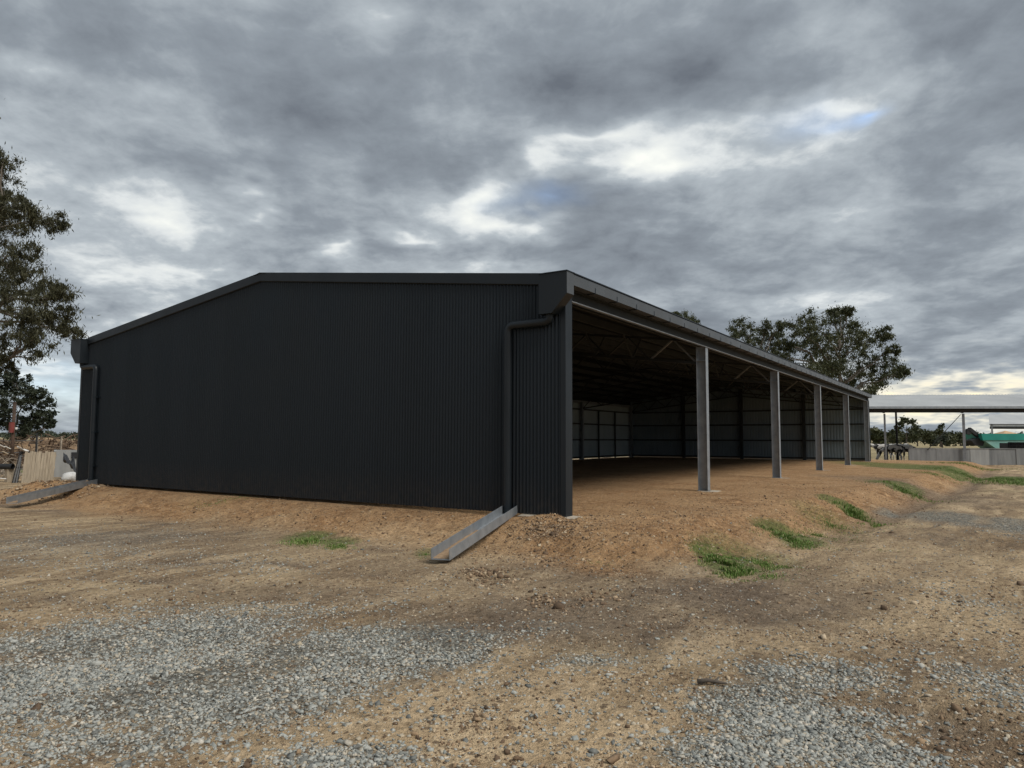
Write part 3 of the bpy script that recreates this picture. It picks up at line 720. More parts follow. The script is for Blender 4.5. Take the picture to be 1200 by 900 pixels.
for (px, py, n, s, sg) in [(645, 628, 1500, .017, .30), (565, 661, 220, .024, .16), (640, 690, 90, .025, .2), (700, 688, 70, .025, .25), (585, 668, 70, .022, .2), (640, 640, 300, .022, .6), (610, 625, 120, .02, .3), (62, 578, 500, .05, .9)]+[(px, 632-.16*(px-690)+oy, 110, .015, .75) for px in range(690, 1070, 42) for oy in (0, 18)]+[(px, 590+.05*(px-150)+8, 120, .015, .7) for px in range(150, 560, 70)]:
    p = ground(px, py, -.2); extra.append(np.column_stack([rng.normal(p[0], sg, n), rng.normal(p[1], sg, n)])); es.append(np.clip(rng.lognormal(math.log(s), .4, n), .01, .12))
xy = np.vstack([xy]+extra); sz = np.concatenate([sz]+es)
stones('soil_clods', xy, sz, 'clod', .62, .3, 'loose brown soil clods strewn over the bank and yard', 'soil')

xy, d = scatter(110000, 2.9, 13.0, 1)
g = patch(xy[:, 0], xy[:, 1], GRAVEL, .75, .55)
keep = rng.random(len(xy)) < np.clip(.18+1.6*fbm(xy[:, 0], xy[:, 1], 1.9, 4), .02, .7)*(1-.7*g)
xy = xy[keep]; stones('soil_crumbs', xy, np.clip(rng.lognormal(math.log(.009), .35, len(xy)), .004, .022), 'clod', .6, .3, 'fine brown soil crumbs scattered over the whole yard', 'soil')
tone_mat('grass_blade', [(0, (.07, .12, .02)), (.5, (.115, .205, .035)), (.78, (.15, .235, .052)), (.86, (.26, .25, .10)), (1, (.42, .36, .20))], .6)
def blades(name, xy, hgt, label):
    n = len(xy); a = rng.uniform(0, 6.28, n); ln = rng.uniform(.1, .7, n)*hgt
    w = hgt*.06+.003; px = np.cos(a); py = np.sin(a)
    z0 = height(xy[:, 0], xy[:, 1])-.01
    b0 = np.column_stack([xy[:, 0]-py*w, xy[:, 1]+px*w, z0]); b1 = np.column_stack([xy[:, 0]+py*w, xy[:, 1]-px*w, z0])
    m0 = np.column_stack([xy[:, 0]-py*w*.7+px*ln*.4, xy[:, 1]+px*w*.7+py*ln*.4, z0+hgt*.62]); m1 = np.column_stack([xy[:, 0]+py*w*.7+px*ln*.4, xy[:, 1]-px*w*.7+py*ln*.4, z0+hgt*.62])
    t0 = np.column_stack([xy[:, 0]+px*ln-py*.001, xy[:, 1]+py*ln+px*.001, z0+hgt*.95]); t1 = np.column_stack([xy[:, 0]+px*ln+py*.001, xy[:, 1]+py*ln-px*.001, z0+hgt*.95])
    V = np.stack([b0, b1, m0, m1, t0, t1], 1).reshape(-1, 3); k = np.arange(n)[:, None]*6
    fc = np.concatenate([k+np.array([[0, 1, 3, 2]]), k+np.array([[2, 3, 5, 4]])])
    me = npmesh(name, V, fc, 'grass_blade', 4); attr(me, 'tone', np.repeat(rng.random(n), 6))
    return tag(link(name, me), label, 'grass', kind='stuff')
pts = []; hs = []
def gpatch(px, py, rx, ry, n, h, z=-.25):
    c_ = ground(px, py, z); cu, cdd = ud(c_[0], c_[1]); b_ = ground(px, py+ry, z); rd = abs(cdd-ud(b_[0], b_[1])[1]); ru = rx*cdd/FPX
    n = int(n*2.0); r_ = np.abs(rng.normal(0, .62, n)); a = rng.uniform(0, 6.28, n)
    u_ = cu+ru*r_*np.cos(a); d_ = cdd+rd*r_*np.sin(a)
    p = np.column_stack([CAM[0]+F0[0]*d_+r0[0]*u_, CAM[1]+F0[1]*d_+r0[1]*u_])
    k = fbm(p[:, 0], p[:, 1], 3.2, 4) > -.10+.16*(r_-.3); p = p[k]; pts.append(p); hs.append(.55*h*rng.uniform(.3, 1.25, len(p))*np.clip(1.2-.5*r_[k], .35, 1.2))
gpatch(852, 655, 36, 15, 5200, .10); gpatch(890, 650, 55, 18, 2200, .06); gpatch(925, 627, 38, 10, 2300, .09); gpatch(960, 620, 50, 12, 1200, .06)
gpatch(1003, 602, 24, 8, 2200, .13); gpatch(975, 610, 45, 10, 900, .07); gpatch(1062, 578, 30, 6, 1900, .12, -.25); gpatch(1168, 561, 50, 13, 9000, .12, -.3)
gpatch(1095, 563, 40, 4, 700, .10, -.3); gpatch(1190, 566, 50, 9, 2600, .15, -.3); gpatch(360, 628, 36, 8, 1700, .07, -.22); gpatch(397, 634, 30, 5, 900, .06, -.22); gpatch(498, 646, 14, 5, 180, .05)
gpatch(255, 597, 60, 6, 500, .05); gpatch(900, 668, 60, 10, 500, .045); gpatch(700, 652, 60, 10, 250, .035); gpatch(8, 553, 30, 5, 1500, .18, -.3); gpatch(1140, 549, 60, 2, 1200, .18, -.3); gpatch(1030, 640, 90, 14, 250, .04)
gpatch(72, 548, 8, 5, 300, .3, -.3)
blades('grass', np.vstack(pts), np.concatenate(hs), 'tufts of bright green grass along the toe of the bank')

# ------------------------------------------------------------------ trees
def leaf_mat(name, a, b_, tr=.25):
    m = bpy.data.materials.new(name); m.use_nodes = True; t = m.node_tree; MATS[name] = m
    p = t.nodes['Principled BSDF']; p.inputs['Roughness'].default_value = .6; p.inputs['Specular IOR Level'].default_value = .35
    c_ = ramp(t, A_(t, 'tone'), [(0, a), (1, b_)]); L(t, c_, p.inputs['Base Color'])
    tl = N(t, 'ShaderNodeBsdfTranslucent'); L(t, c_, tl.inputs[0]); mx = N(t, 'ShaderNodeMixShader'); mx.inputs[0].default_value = tr
    L(t, p.outputs[0], mx.inputs[1]); L(t, tl.outputs[0], mx.inputs[2]); L(t, mx.outputs[0], t.nodes['Material Output'].inputs[0])
leaf_mat('leaf_gum', (.032, .042, .020), (.085, .092, .040)); leaf_mat('leaf_gum_olive', (.032, .036, .020), (.080, .078, .038))
leaf_mat('leaf_dark', (.014, .022, .013), (.034, .044, .024), .1); leaf_mat('leaf_far', (.040, .052, .036), (.070, .082, .052), .1)
varied('bark', (.07, .058, .046), (.17, .145, .12), 3, .9, stretch=(1, 1, .3), bump=.5)
varied('bark_dark', (.05, .04, .032), (.11, .09, .07), 3, .9, stretch=(1, 1, .3), bump=.5)
def leaves(name, cl, per, lsz, mat, parent, hang=.6, clr=.5, asp=.3, seed=0):
    """cl: (n,4) clump centres and radii; narrow leaves fill each clump"""
    r_ = np.random.default_rng(seed); n = len(cl)*per
    ce = np.repeat(cl, per, 0); dv = r_.normal(0, 1, (n, 3)); dv /= np.linalg.norm(dv, axis=1)[:, None]
    P = ce[:, :3]+dv*(ce[:, 3]*np.abs(r_.normal(0, .62, n)))[:, None]*np.array([1, 1, .8])
    ax = r_.normal(0, 1, (n, 3)); ax[:, 2] -= hang*1.6; ax /= np.linalg.norm(ax, axis=1)[:, None]
    sd_ = np.cross(ax, r_.normal(0, 1, (n, 3))); sd_ /= np.linalg.norm(sd_, axis=1)[:, None]
    l = lsz*r_.uniform(.6, 1.35, n)[:, None]; w = l*asp
    V = np.stack([P-ax*l*.5, P+sd_*w*.5, P+ax*l*.5, P-sd_*w*.5], 1).reshape(-1, 3)
    fc = np.arange(n*4).reshape(-1, 4); me = npmesh(name, V, fc, mat, 4)
    tn = np.repeat(r_.random(len(cl))*.5, per)+r_.random(n)*.5
    attr(me, 'tone', np.repeat(tn, 4)); return link(name, me, parent)
def limb(mb, a, b_, ra, rb, seed, seg=5, wob=.06, n=7, sag=0.0):
    r_ = random.Random(seed); a = Vector(a); b_ = Vector(b_); ln = (b_-a).length; pts = []; rad = []
    for i in range(seg+1):
        t_ = i/seg; p = a.lerp(b_, t_)
        if 0 < i < seg: p = p+Vector((r_.uniform(-1, 1), r_.uniform(-1, 1), r_.uniform(-.6, .6)))*ln*wob
        p.z += sag*ln*math.sin(math.pi*t_); pts.append(p); rad.append(ra+(rb-ra)*t_)
    mb.tube(pts, rad, n); return pts
def tree(name, base, h, lobes, label, lmat, bmat, per, lsz, clumps, trunk_r, cat='tree', group=None, seed=1, fork=.35, hang=.6, clumpr=(.28, .5), asp=.3, lean=(0, 0), twigs=2):
    """lobes: world-space (x,y,z,r); limbs run from the trunk to each lobe, clumps of leaves fill it"""
    r_ = random.Random(seed); base = Vector(map(float, base)); root = empty(name, base, label, cat, group)
    tm = MB(); lm = MB()
    cz = np.mean([l[2] for l in lobes]); top = Vector((base.x+lean[0], base.y+lean[1], base.z+h*fork))
    lead = Vector((np.mean([l[0] for l in lobes]), np.mean([l[1] for l in lobes]), base.z+h*.78))
    tp = limb(tm, base-Vector((0, 0, .3)), top, trunk_r, trunk_r*.72, seed, 6, .025, 10)
    lp = limb(tm, top, lead, trunk_r*.70, trunk_r*.12, seed+1, 6, .04, 8)
    spine = tp[2:]+lp[1:]
    cl = []
    for k, (x, y, z, rr) in enumerate(lobes):
        c_ = Vector((x, y, z)); cand = [p for p in spine if p.z < z+.1*h] or [spine[0]]
        st = min(cand, key=lambda p: (p-c_).length+.6*abs(c_.z-p.z-(c_-p).length*.6))
        dd_ = (c_-st).length; lr = max(trunk_r*.08, min(trunk_r*.30, dd_*.017))
        pp = limb(lm, st, c_, lr, lr*.35, seed*31+k, 5, .05, 6, .06)
        for q_ in range(clumps):
            dv = Vector((r_.gauss(0, 1), r_.gauss(0, 1), r_.gauss(0, .8))).normalized()*rr*r_.random()**.45
            cc = c_+dv; rc = rr*r_.uniform(*clumpr)*1.45; cl.append((cc.x, cc.y, cc.z, rc))
            if q_ % max(1, 4-twigs) == 0: limb(lm, pp[r_.choice([3, 4, 5])], cc, lr*.34, lr*.08, seed*77+k*13+q_, 3, .08, 4)
    tm.build('trunk', bmat, root, True); lm.build('limb', bmat, root, True)
    leaves('crown', np.array(cl), per, lsz, lmat, root, hang, .5, asp, seed)
    return root
def pix_lobes(lst, D, seed, spread, extra=1.12):
    """lobes seen at (px,py) with radius rp pixels, each at its own distance around D"""
    r_ = random.Random(seed); out = []
    for (px, py, rp) in lst:
        d_ = D+r_.uniform(-spread, spread); p = at(px, py, d_); out.append((p[0], p[1], p[2], rp*d_/FPX*extra))
    return out
# tall gum at the left edge of the view
D = 38.0; b_ = plan(-70, D, -.3)
lob = pix_lobes([(4, 190, 15), (8, 225, 16), (-22, 190, 30), (14, 262, 20), (42, 258, 20), (68, 262, 11), (20, 300, 22), (-10, 270, 26), (-60, 200, 50), (-120, 240, 60), (-60, 140, 45),
                 (10, 350, 30), (50, 340, 20), (60, 372, 26), (82, 388, 13), (15, 395, 26), (40, 400, 20), (-30, 340, 40), (-90, 330, 60), (-150, 320, 50), (-20, 410, 24), (0, 425, 14), (-100, 420, 40), (-60, 270, 40), (30, 320, 18), (70, 350, 16), (36, 372, 22), (2, 330, 22), (30, 245, 14), (0, 245, 16)], D, 5, 3.2, 1.16)
tree('gum_tree', b_, 16.5, lob, 'tall drooping gum tree cut off by the left edge of the picture', 'leaf_gum_olive', 'bark', 130, .22, 14, .42, seed=5, hang=1.0, fork=.3, asp=.22, clumpr=(.25, .45))
# dark bushy tree below it
D = 62.0; b_ = plan(14, D, -.3)
lob = pix_lobes([(18, 447, 14), (0, 455, 22), (36, 458, 16), (48, 474, 14), (20, 475, 24), (55, 490, 10), (40, 496, 14), (-10, 490, 26), (14, 500, 22), (-30, 470, 22), (60, 497, 5), (28, 505, 14)], D, 9, 1.6)
tree('dark_bushy_tree', b_, 6.0, lob, 'dark dense bushy tree with layered crown behind the scrap on the left', 'leaf_dark', 'bark_dark', 105, .24, 20, .22, seed=9, hang=-.1, fork=.2, asp=.45, clumpr=(.12, .26))
# big gum behind the shed on the right
D = 78.0; b_ = plan(985, D, -.3)
lob = pix_lobes([(948, 378, 13), (985, 372, 16), (1000, 385, 16), (965, 392, 18), (935, 388, 12), (1020, 400, 15), (1038, 392, 8), (940, 410, 18), (975, 415, 20), (1005, 420, 20), (1035, 425, 14), (1048, 438, 12), (1058, 437, 7), (1030, 448, 14),
                 (920, 405, 10), (925, 425, 14), (955, 435, 18), (990, 445, 18), (1015, 460, 10), (910, 420, 10), (1045, 412, 7), (960, 455, 14), (975, 365, 8), (993, 363, 7), (955, 400, 14), (985, 400, 16), (970, 430, 16), (1000, 402, 14), (1010, 440, 14), (940, 445, 14), (985, 430, 16)], D, 12, 4.5)
tree('gum_tree', b_, 14.5, lob, 'large spreading gum tree rising behind the far end of the open shed', 'leaf_gum', 'bark', 130, .30, 10, .5, seed=12, hang=.7, fork=.25, asp=.33, clumpr=(.26, .48))
# smaller gum left of it
D = 84.0; b_ = plan(886, D, -.3)
lob = pix_lobes([(866, 382, 10), (860, 395, 7), (875, 390, 10), (895, 385, 9), (893, 398, 12), (912, 380, 7), (908, 392, 10), (880, 405, 14), (905, 410, 12), (870, 415, 14), (895, 428, 16)], D, 15, 3)
tree('gum_tree', b_, 12.5, lob, 'slender gum tree just left of the large one above the shed roof', 'leaf_gum', 'bark', 120, .30, 9, .3, seed=15, hang=.7, fork=.3, asp=.33)
D = 86.0; b_ = plan(800, D, -.3)
lob = pix_lobes([(794, 372, 6), (804, 373, 8), (814, 380, 6), (800, 382, 9), (788, 392, 8), (810, 398, 12), (795, 405, 12)], D, 18, 2.5)
tree('gum_tree', b_, 15.0, lob, 'gum tree whose top just shows over the shed roof', 'leaf_gum', 'bark', 120, .30, 9, .3, seed=18, hang=.7, fork=.3, asp=.33)
# far trees right of the shed, one by one
rt = random.Random(21)
FAR = [(1030, 96, 500, 12, 'gum'), (1062, 175, 491, 11, 'umbrella'), (1040, 190, 500, 14, 'round'), (1075, 200, 500, 14, 'round'), (1090, 210, 502, 12, 'round'), (1102, 185, 495, 6, 'slim'),
       (1112, 205, 506, 10, 'round'), (1125, 215, 503, 10, 'round'), (1140, 220, 506, 12, 'round'), (1020, 205, 502, 14, 'round'), (1055, 230, 503, 14, 'round'), (1160, 225, 507, 12, 'round'), (1180, 230, 508, 12, 'round'), (1200, 225, 506, 12, 'round'), (1104, 170, 508, 9, 'bush')]
ORD = ['leftmost', 'second from the left', 'third from the left', 'fourth from the left', 'fifth from the left', 'sixth from the left', 'fifth from the right', 'fourth from the right', 'third from the right', 'second from the right', 'rightmost']
WORDS = {'gum': 'half hidden gum tree beside the far corner of the shed', 'umbrella': 'flat topped tree standing above the far tree line', 'slim': 'slim upright tree poking above the far tree line', 'bush': 'low pale bush at the foot of the slim far tree',
         'round': 'rounded dark tree in the far tree line on the right'}
for k, (px, D, ty, rp, kind) in enumerate(FAR):
    b_ = plan(px, D, -.3); hz = at(px, ty, D)[2]; s_ = D/FPX; lob = []
    if kind == 'umbrella': lst = [(0, 3, 5), (-6, 5, 4), (7, 5, 5), (-10, 10, 4), (10, 11, 4)]
    elif kind == 'slim': lst = [(0, 4, 3.5), (1, 9, 4), (-2, 13, 4)]
    elif kind == 'bush': lst = [(0, 4, 4), (-5, 7, 4), (5, 7, 4)]
    elif kind == 'gum': lst = [(-4, 6, 6), (4, 10, 6), (-2, 16, 7), (7, 20, 5), (-8, 12, 5)]
    else:
        lst = [(rt.uniform(-rp, rp)*.8, rt.uniform(2, 14)*(.5+abs(rt.uniform(-1, 1))*.5)+4, rt.uniform(4, 6.5)) for _ in range(9)]
    for (a, e, r_) in lst:
        d_ = D+rt.uniform(-1, 1)*rp*s_*.7; p = at(px+a, ty+e, d_); lob.append((p[0], p[1], max(p[2], .6), r_*s_))
    lab = WORDS[kind] if kind != 'round' else '%s rounded dark tree along the far tree line right of the shed' % ORD[sorted(q_[0] for q_ in FAR if q_[4] == 'round').index(px)]
    tree('far_tree', b_, max(hz, 2), lob, lab, 'leaf_far' if kind == 'bush' else 'leaf_gum', 'bark_dark', 40, .55, 8, .22, seed=40+k, group='trees in the far tree line' if kind == 'round' else None, hang=.1, asp=.55, fork=.3)
# distant belts of wood that read as one mass
def belt(px0, px1, D, h, n, label, seed):
    r_ = np.random.default_rng(seed); cl = []
    for i in range(n):
        px = r_.uniform(px0, px1); d_ = D*r_.uniform(.96, 1.05); hh = h*(.55+.45*vnoise(np.array([px*.09]), np.array([seed*3.3]))[0])*r_.uniform(.3, 1.0)
        p = plan(px, d_); cl.append((p[0], p[1], -.3+hh*.9, h*.24))
    o = leaves('distant_wood', np.array(cl), 26, h*.16, 'leaf_far', None, 0, .5, .8, seed); tag(o, label, 'wood', kind='stuff')
belt(-250, 330, 420, 6.0, 1300, 'thin line of distant trees along the left horizon', 51)
belt(985, 1500, 330, 6.0, 1300, 'distant belt of trees along the right horizon', 52)

# ------------------------------------------------------------------ hay shed on the right, low concrete wall, things beyond
varied('steel_dark', (.014, .015, .016), (.028, .028, .03), 2, .6, .2)
varied('teal_paint', (.012, .20, .165), (.02, .26, .21), 1.0, .45); varied('teal_pale', (.16, .36, .33), (.24, .44, .40), 1.2, .55)
varied('timber_weathered', (.30, .245, .18), (.50, .42, .31), 2.5, .85, stretch=(6, 6, .5), bump=.4)
varied('black_plastic', (.012, .013, .015), (.03, .03, .033), 2, .5); varied('white_plastic', (.68, .68, .67), (.82, .82, .80), 3, .5)
varied('rust', (.05, .034, .026), (.11, .066, .045), 5, .85, bump=.3); varied('red_paint', (.15, .028, .025), (.22, .05, .04), 4, .5)
varied('grain', (.42, .27, .15), (.52, .36, .22), 6, .95); varied('pale_sheet', (.50, .48, .44), (.66, .64, .60), 2, .7)
varied('brush_brown', (.07, .045, .03), (.17, .115, .075), .6, .9)
varied('deadwood', (.16, .13, .10), (.36, .31, .25), 4, .9)
DS = 51.0
def hs_pt(px, z, dd_=0.0):
    """point on the hay shed's front line (px picks where along it), dd_ metres behind it"""
    p0 = plan(1010, DS+.6); p1 = plan(1205, DS-.6); t_ = (px-1010)/195.0
    p = p0+(p1-p0)*t_; n = np.array([-(p1-p0)[1], (p1-p0)[0], 0]); n /= np.linalg.norm(n)
    if n @ F0 < 0: n = -n
    q_ = p+n*dd_; return Vector((q_[0], q_[1], z))
hay = empty('hay_shed', hs_pt(1130, -.3), 'open hay shed with pale galvanised roof and thin posts on the right', 'shed')
xs0, xs1 = 1013, 1330; zE, zR, dep = 3.72, 5.05, 7.5
def slope(nm, d0, z0, d1, z1, th, mat):
    mb = MB(); n = 150; vs = []
    for i in range(n+1):
        px = xs0+(xs1-xs0)*i/n; o = .028 if i % 2 else 0
        vs += [hs_pt(px, z0+o, d0), hs_pt(px, z1+o, d1), hs_pt(px, z0-th, d0), hs_pt(px, z1-th, d1)]
    fs = []
    for i in range(n):
        a = i*4; b_ = a+4; fs += [(a, b_, b_+1, a+1), (a+2, a+3, b_+3, b_+2), (a, a+2, b_+2, b_), (a+1, b_+1, b_+3, a+3)]
    mb.add(vs, fs); mb.build(nm, mat, hay)
slope('roof_slope', -.45, zE, dep, zR, .03, 'zinc_roof')
mb = MB(); mb.bar(hs_pt(xs0, zE-.03, -.52), hs_pt(xs1, zE-.03, -.52), .14, .16); mb.build('gutter', 'galvanised', hay)
mb = MB(); mb.bar(hs_pt(xs0, zE-.20, -.05), hs_pt(xs1, zE-.20, -.05), .10, .34); mb.build('eave_beam', 'steel_dark', hay)
mb = MB(); mb.bar(hs_pt(xs0, zR-.25, dep-.2), hs_pt(xs1, zR-.25, dep-.2), .08, .30); mb.build('rear_beam', 'steel_dark', hay)
for px in (1038, 1131, 1224, 1317):
    mb = MB(); mb.bar(hs_pt(px, -.4), hs_pt(px, zE-.45), .17 if px == 1131 else .12); mb.build('post', 'galvanised', hay)
    mb = MB(); mb.bar(hs_pt(px, zE-.35, .05), hs_pt(px, zR-.2, dep), .12); mb.build('rafter', 'steel_dark', hay)
for px in (1051, 1230, 1290):
    q_ = plan(px, DS+dep-.2); mb = MB(); mb.bar(Vector((q_[0], q_[1], -.4)), Vector((q_[0], q_[1], zR-.3)), .14); mb.build('post', 'steel_dark', hay)
mb = MB(); mb.bar(hs_pt(1129, zE-.5, .1), hs_pt(1088, .7, .1), .035); mb.build('brace_rod', 'steel_dark', hay)
for i in range(1, 7):
    for sd_ in (0,):
        dq = dep*i/7 if sd_ == 0 else 2*dep-dep*i/7; z = zE+(zR-zE)*i/7-.11
        mb = MB(); mb.bar(hs_pt(xs0, z, dq), hs_pt(xs1, z, dq), .06, .13); mb.build('purlin', 'galvanised_dull', hay)
slab('footing', hs_pt(1131, 0)[0], hs_pt(1131, 0)[1], .35, .3, -.5, -.20, 71, hay)
wl = empty('low_concrete_wall', hs_pt(1160, -.3, .3), 'low grey concrete panel wall under the hay shed', 'wall')
edges = [1067, 1099, 1130.5, 1139, 1161, 1192, 1224, 1256, 1290, 1330]
for i in range(len(edges)-1):
    a, b_ = edges[i]+.12, edges[i+1]-.12; mb = MB(); top = .80+random.Random(i).uniform(-.012, .012); jig = random.Random(i+50).uniform(-.02, .02)
    n = max(3, int((b_-a)/3.2)); vs = []
    for k in range(n*2+1):
        px = a+(b_-a)*k/(n*2); o = jig+(.004 if k % 2 else 0)
        vs += [hs_pt(px, -.5, .2+o), hs_pt(px, top, .2+o), hs_pt(px, -.5, .36), hs_pt(px, top, .36)]
    fs = []
    for k in range(n*2):
        c_ = k*4; e_ = c_+4; fs += [(c_, e_, e_+1, c_+1), (c_+2, c_+3, e_+3, e_+2), (c_+1, e_+1, e_+3, c_+3)]
    fs += [(0, 1, 3, 2), (n*8, n*8+2, n*8+3, n*8+1)]
    mb.add(vs, fs); mb.build('panel', 'concrete_light' if i == 3 else 'concrete_grey', wl)
mb = MB(); mb.bar(hs_pt(1067, .83, .28), hs_pt(1330, .83, .28), .20, .05); mb.build('coping', 'concrete_grey', wl)

# second roof beyond
D2 = 96.0
def far_pt(px, z, dd_=0): p = plan(px, D2+dd_); return Vector((p[0], p[1], z))
zf = lambda py, dd_=0: at(1180, py, D2+dd_)[2]
fs_ = empty('far_shed', far_pt(1200, -.3), 'distant grey shed roof seen under the hay shed', 'shed')
mb = MB(); mb.add([far_pt(1160, zf(497)), far_pt(1300, zf(497)), far_pt(1300, zf(485.5, 6), 6), far_pt(1160, zf(485.5, 6), 6), far_pt(1160, zf(497)-.05), far_pt(1300, zf(497)-.05), far_pt(1300, zf(485.5, 6)-.05, 6), far_pt(1160, zf(485.5, 6)-.05, 6)],
                  [(0, 1, 2, 3), (7, 6, 5, 4), (0, 4, 5, 1), (3, 2, 6, 7), (0, 3, 7, 4), (1, 5, 6, 2)]); mb.build('roof', 'zinc_roof', fs_)
mb = MB(); mb.bar(far_pt(1161, zf(497.5), -.1), far_pt(1300, zf(497.5), -.1), .2, .14); mb.build('gutter', 'steel_dark', fs_)
mb = MB(); mb.bar(far_pt(1161, zf(499.4)), far_pt(1300, zf(499.4)), .1, .22); mb.build('fascia', 'galvanised', fs_)
mb = MB(); mb.bar(far_pt(1161, zf(501.5), .2), far_pt(1300, zf(501.5), .2), .2, .26); mb.build('eave_beam', 'steel_dark', fs_)
for px in (1163, 1230, 1295):
    mb = MB(); mb.bar(far_pt(px, -.4), far_pt(px, zf(501)), .22); mb.build('post', 'galvanised', fs_)
    mb = MB(); mb.bar(far_pt(px, -.4, 10), far_pt(px, zf(499)+.6, 6), .2); mb.build('post', 'galvanised', fs_)

# teal hopper wagon with its auger, behind the wall
D3 = 66.0
def hp(px, py, dd_=0): return Vector(at(px, py, D3+dd_))
bin_ = empty('grain_hopper_wagon', plan(1180, D3+1), 'teal grain hopper wagon standing behind the low concrete wall', 'wagon')
def hull(name, front, mat, dp0, dp1, inset=0):
    mb = MB(); n = len(front); c_ = np.mean(front, 0)
    vs = [hp(x, y, dp0) for x, y in front]+[Vector((hp(x, y, dp0)[0], hp(x, y, dp0)[1], hp(x, y, dp0)[2]))+Vector(tuple(F0))*(dp1-dp0) for x, y in front]
    mb.add(vs, [tuple(range(n)), tuple(range(2*n-1, n-1, -1))]+[(i, n+i, n+(i+1)%n, (i+1)%n) for i in range(n)]); return mb.build(name, mat, bin_)
hull('hopper', [(1153, 516), (1222, 516), (1210, 527), (1168, 526)], 'teal_pale', 0, 2.2)
hull('hopper_rim', [(1150, 508.2), (1226, 508.2), (1225, 515.9), (1152, 515.9)], 'teal_paint', -.08, 2.3)
mb = MB(); P = [hp(1176, 508.3, .3), hp(1194, 508.3, .3), hp(1194, 508.3, .3)+Vector(tuple(F0))*1.6, hp(1176, 508.3, .3)+Vector(tuple(F0))*1.6, hp(1185, 504.6, .3)+Vector(tuple(F0))*.8]
mb.add(P, [(0, 1, 4), (1, 2, 4), (2, 3, 4), (3, 0, 4), (3, 2, 1, 0)]); mb.build('grain_heap', 'grain', bin_)
mb = MB(); mb.bar(hp(1153, 516, .6), hp(1135, 502.5, .6), .40, .30); au = mb.build('auger', 'steel_dark', bin_)
mb = MB(); mb.bar(hp(1135, 503, .6), hp(1134, 509, .6), .34, .34); mb.build('auger_spout', 'steel_dark', au)
for px in (1175, 1205):
    for dq in (.15, 2.0):
        c_ = plan(px, D3+dq, .25); mb = MB(); a_ = Vector((c_[0], c_[1], c_[2])); mb.tube([a_-Vector(tuple(F0))*.14, a_+Vector(tuple(F0))*.14], .55, 20)
        wh = mb.build('wheel', 'black_plastic', bin_); mb = MB(); mb.tube([a_-Vector(tuple(F0))*.15, a_+Vector(tuple(F0))*.15], .26, 14); mb.build('rim', 'white_plastic', wh)
mb = MB(); mb.bar(Vector(tuple(plan(1150, D3+1, .55))), Vector(tuple(plan(1222, D3+1, .55))), .9, .18); mb.build('chassis', 'steel_dark', bin_)
hull('chute', [(1138, 516), (1150, 512.5), (1154, 517), (1152, 522.5), (1143, 522)], 'steel_dark', .3, 1.3)
# black slatted crates in front of the wagon
cr = empty('black_crate', plan(1195, 57), 'black slatted crate in front of the teal wagon', 'crate')
pc = plan(1181.5, 57, .2); pd = plan(1212, 57, .2); dvx = Vector(tuple((pd-pc)/np.linalg.norm(pd-pc))); fw = Vector(tuple(F0)); o_ = Vector(tuple(pc)); ln = float(np.linalg.norm(pd-pc))
zt_, zb_ = at(1190, 518.3, 57)[2], -.3
for k in range(9):
    a = o_+dvx*(ln*k/8); a.z = zb_; mb = MB(); mb.bar(a, Vector((a.x, a.y, zt_)), .09, .05); mb.build('slat', 'black_plastic', cr)
for z in (zt_-.03, zt_-.28, zb_+.1):
    mb = MB(); a = o_.copy(); a.z = z; mb.bar(a, a+dvx*ln, .05, .08); mb.build('rail', 'black_plastic', cr)
mb = MB(); a = o_+fw*.06; a.z = zb_; b2 = a+dvx*ln; mb.add([a, b2, b2+fw*1.0, a+fw*1.0]+[Vector((p.x, p.y, zt_-.06)) for p in (a, b2, b2+fw*1.0, a+fw*1.0)], [(3,2,1,0),(4,5,6,7),(0,1,5,4),(1,2,6,5),(2,3,7,6),(3,0,4,7)])
mb.build('crate_body', 'black_plastic', cr)

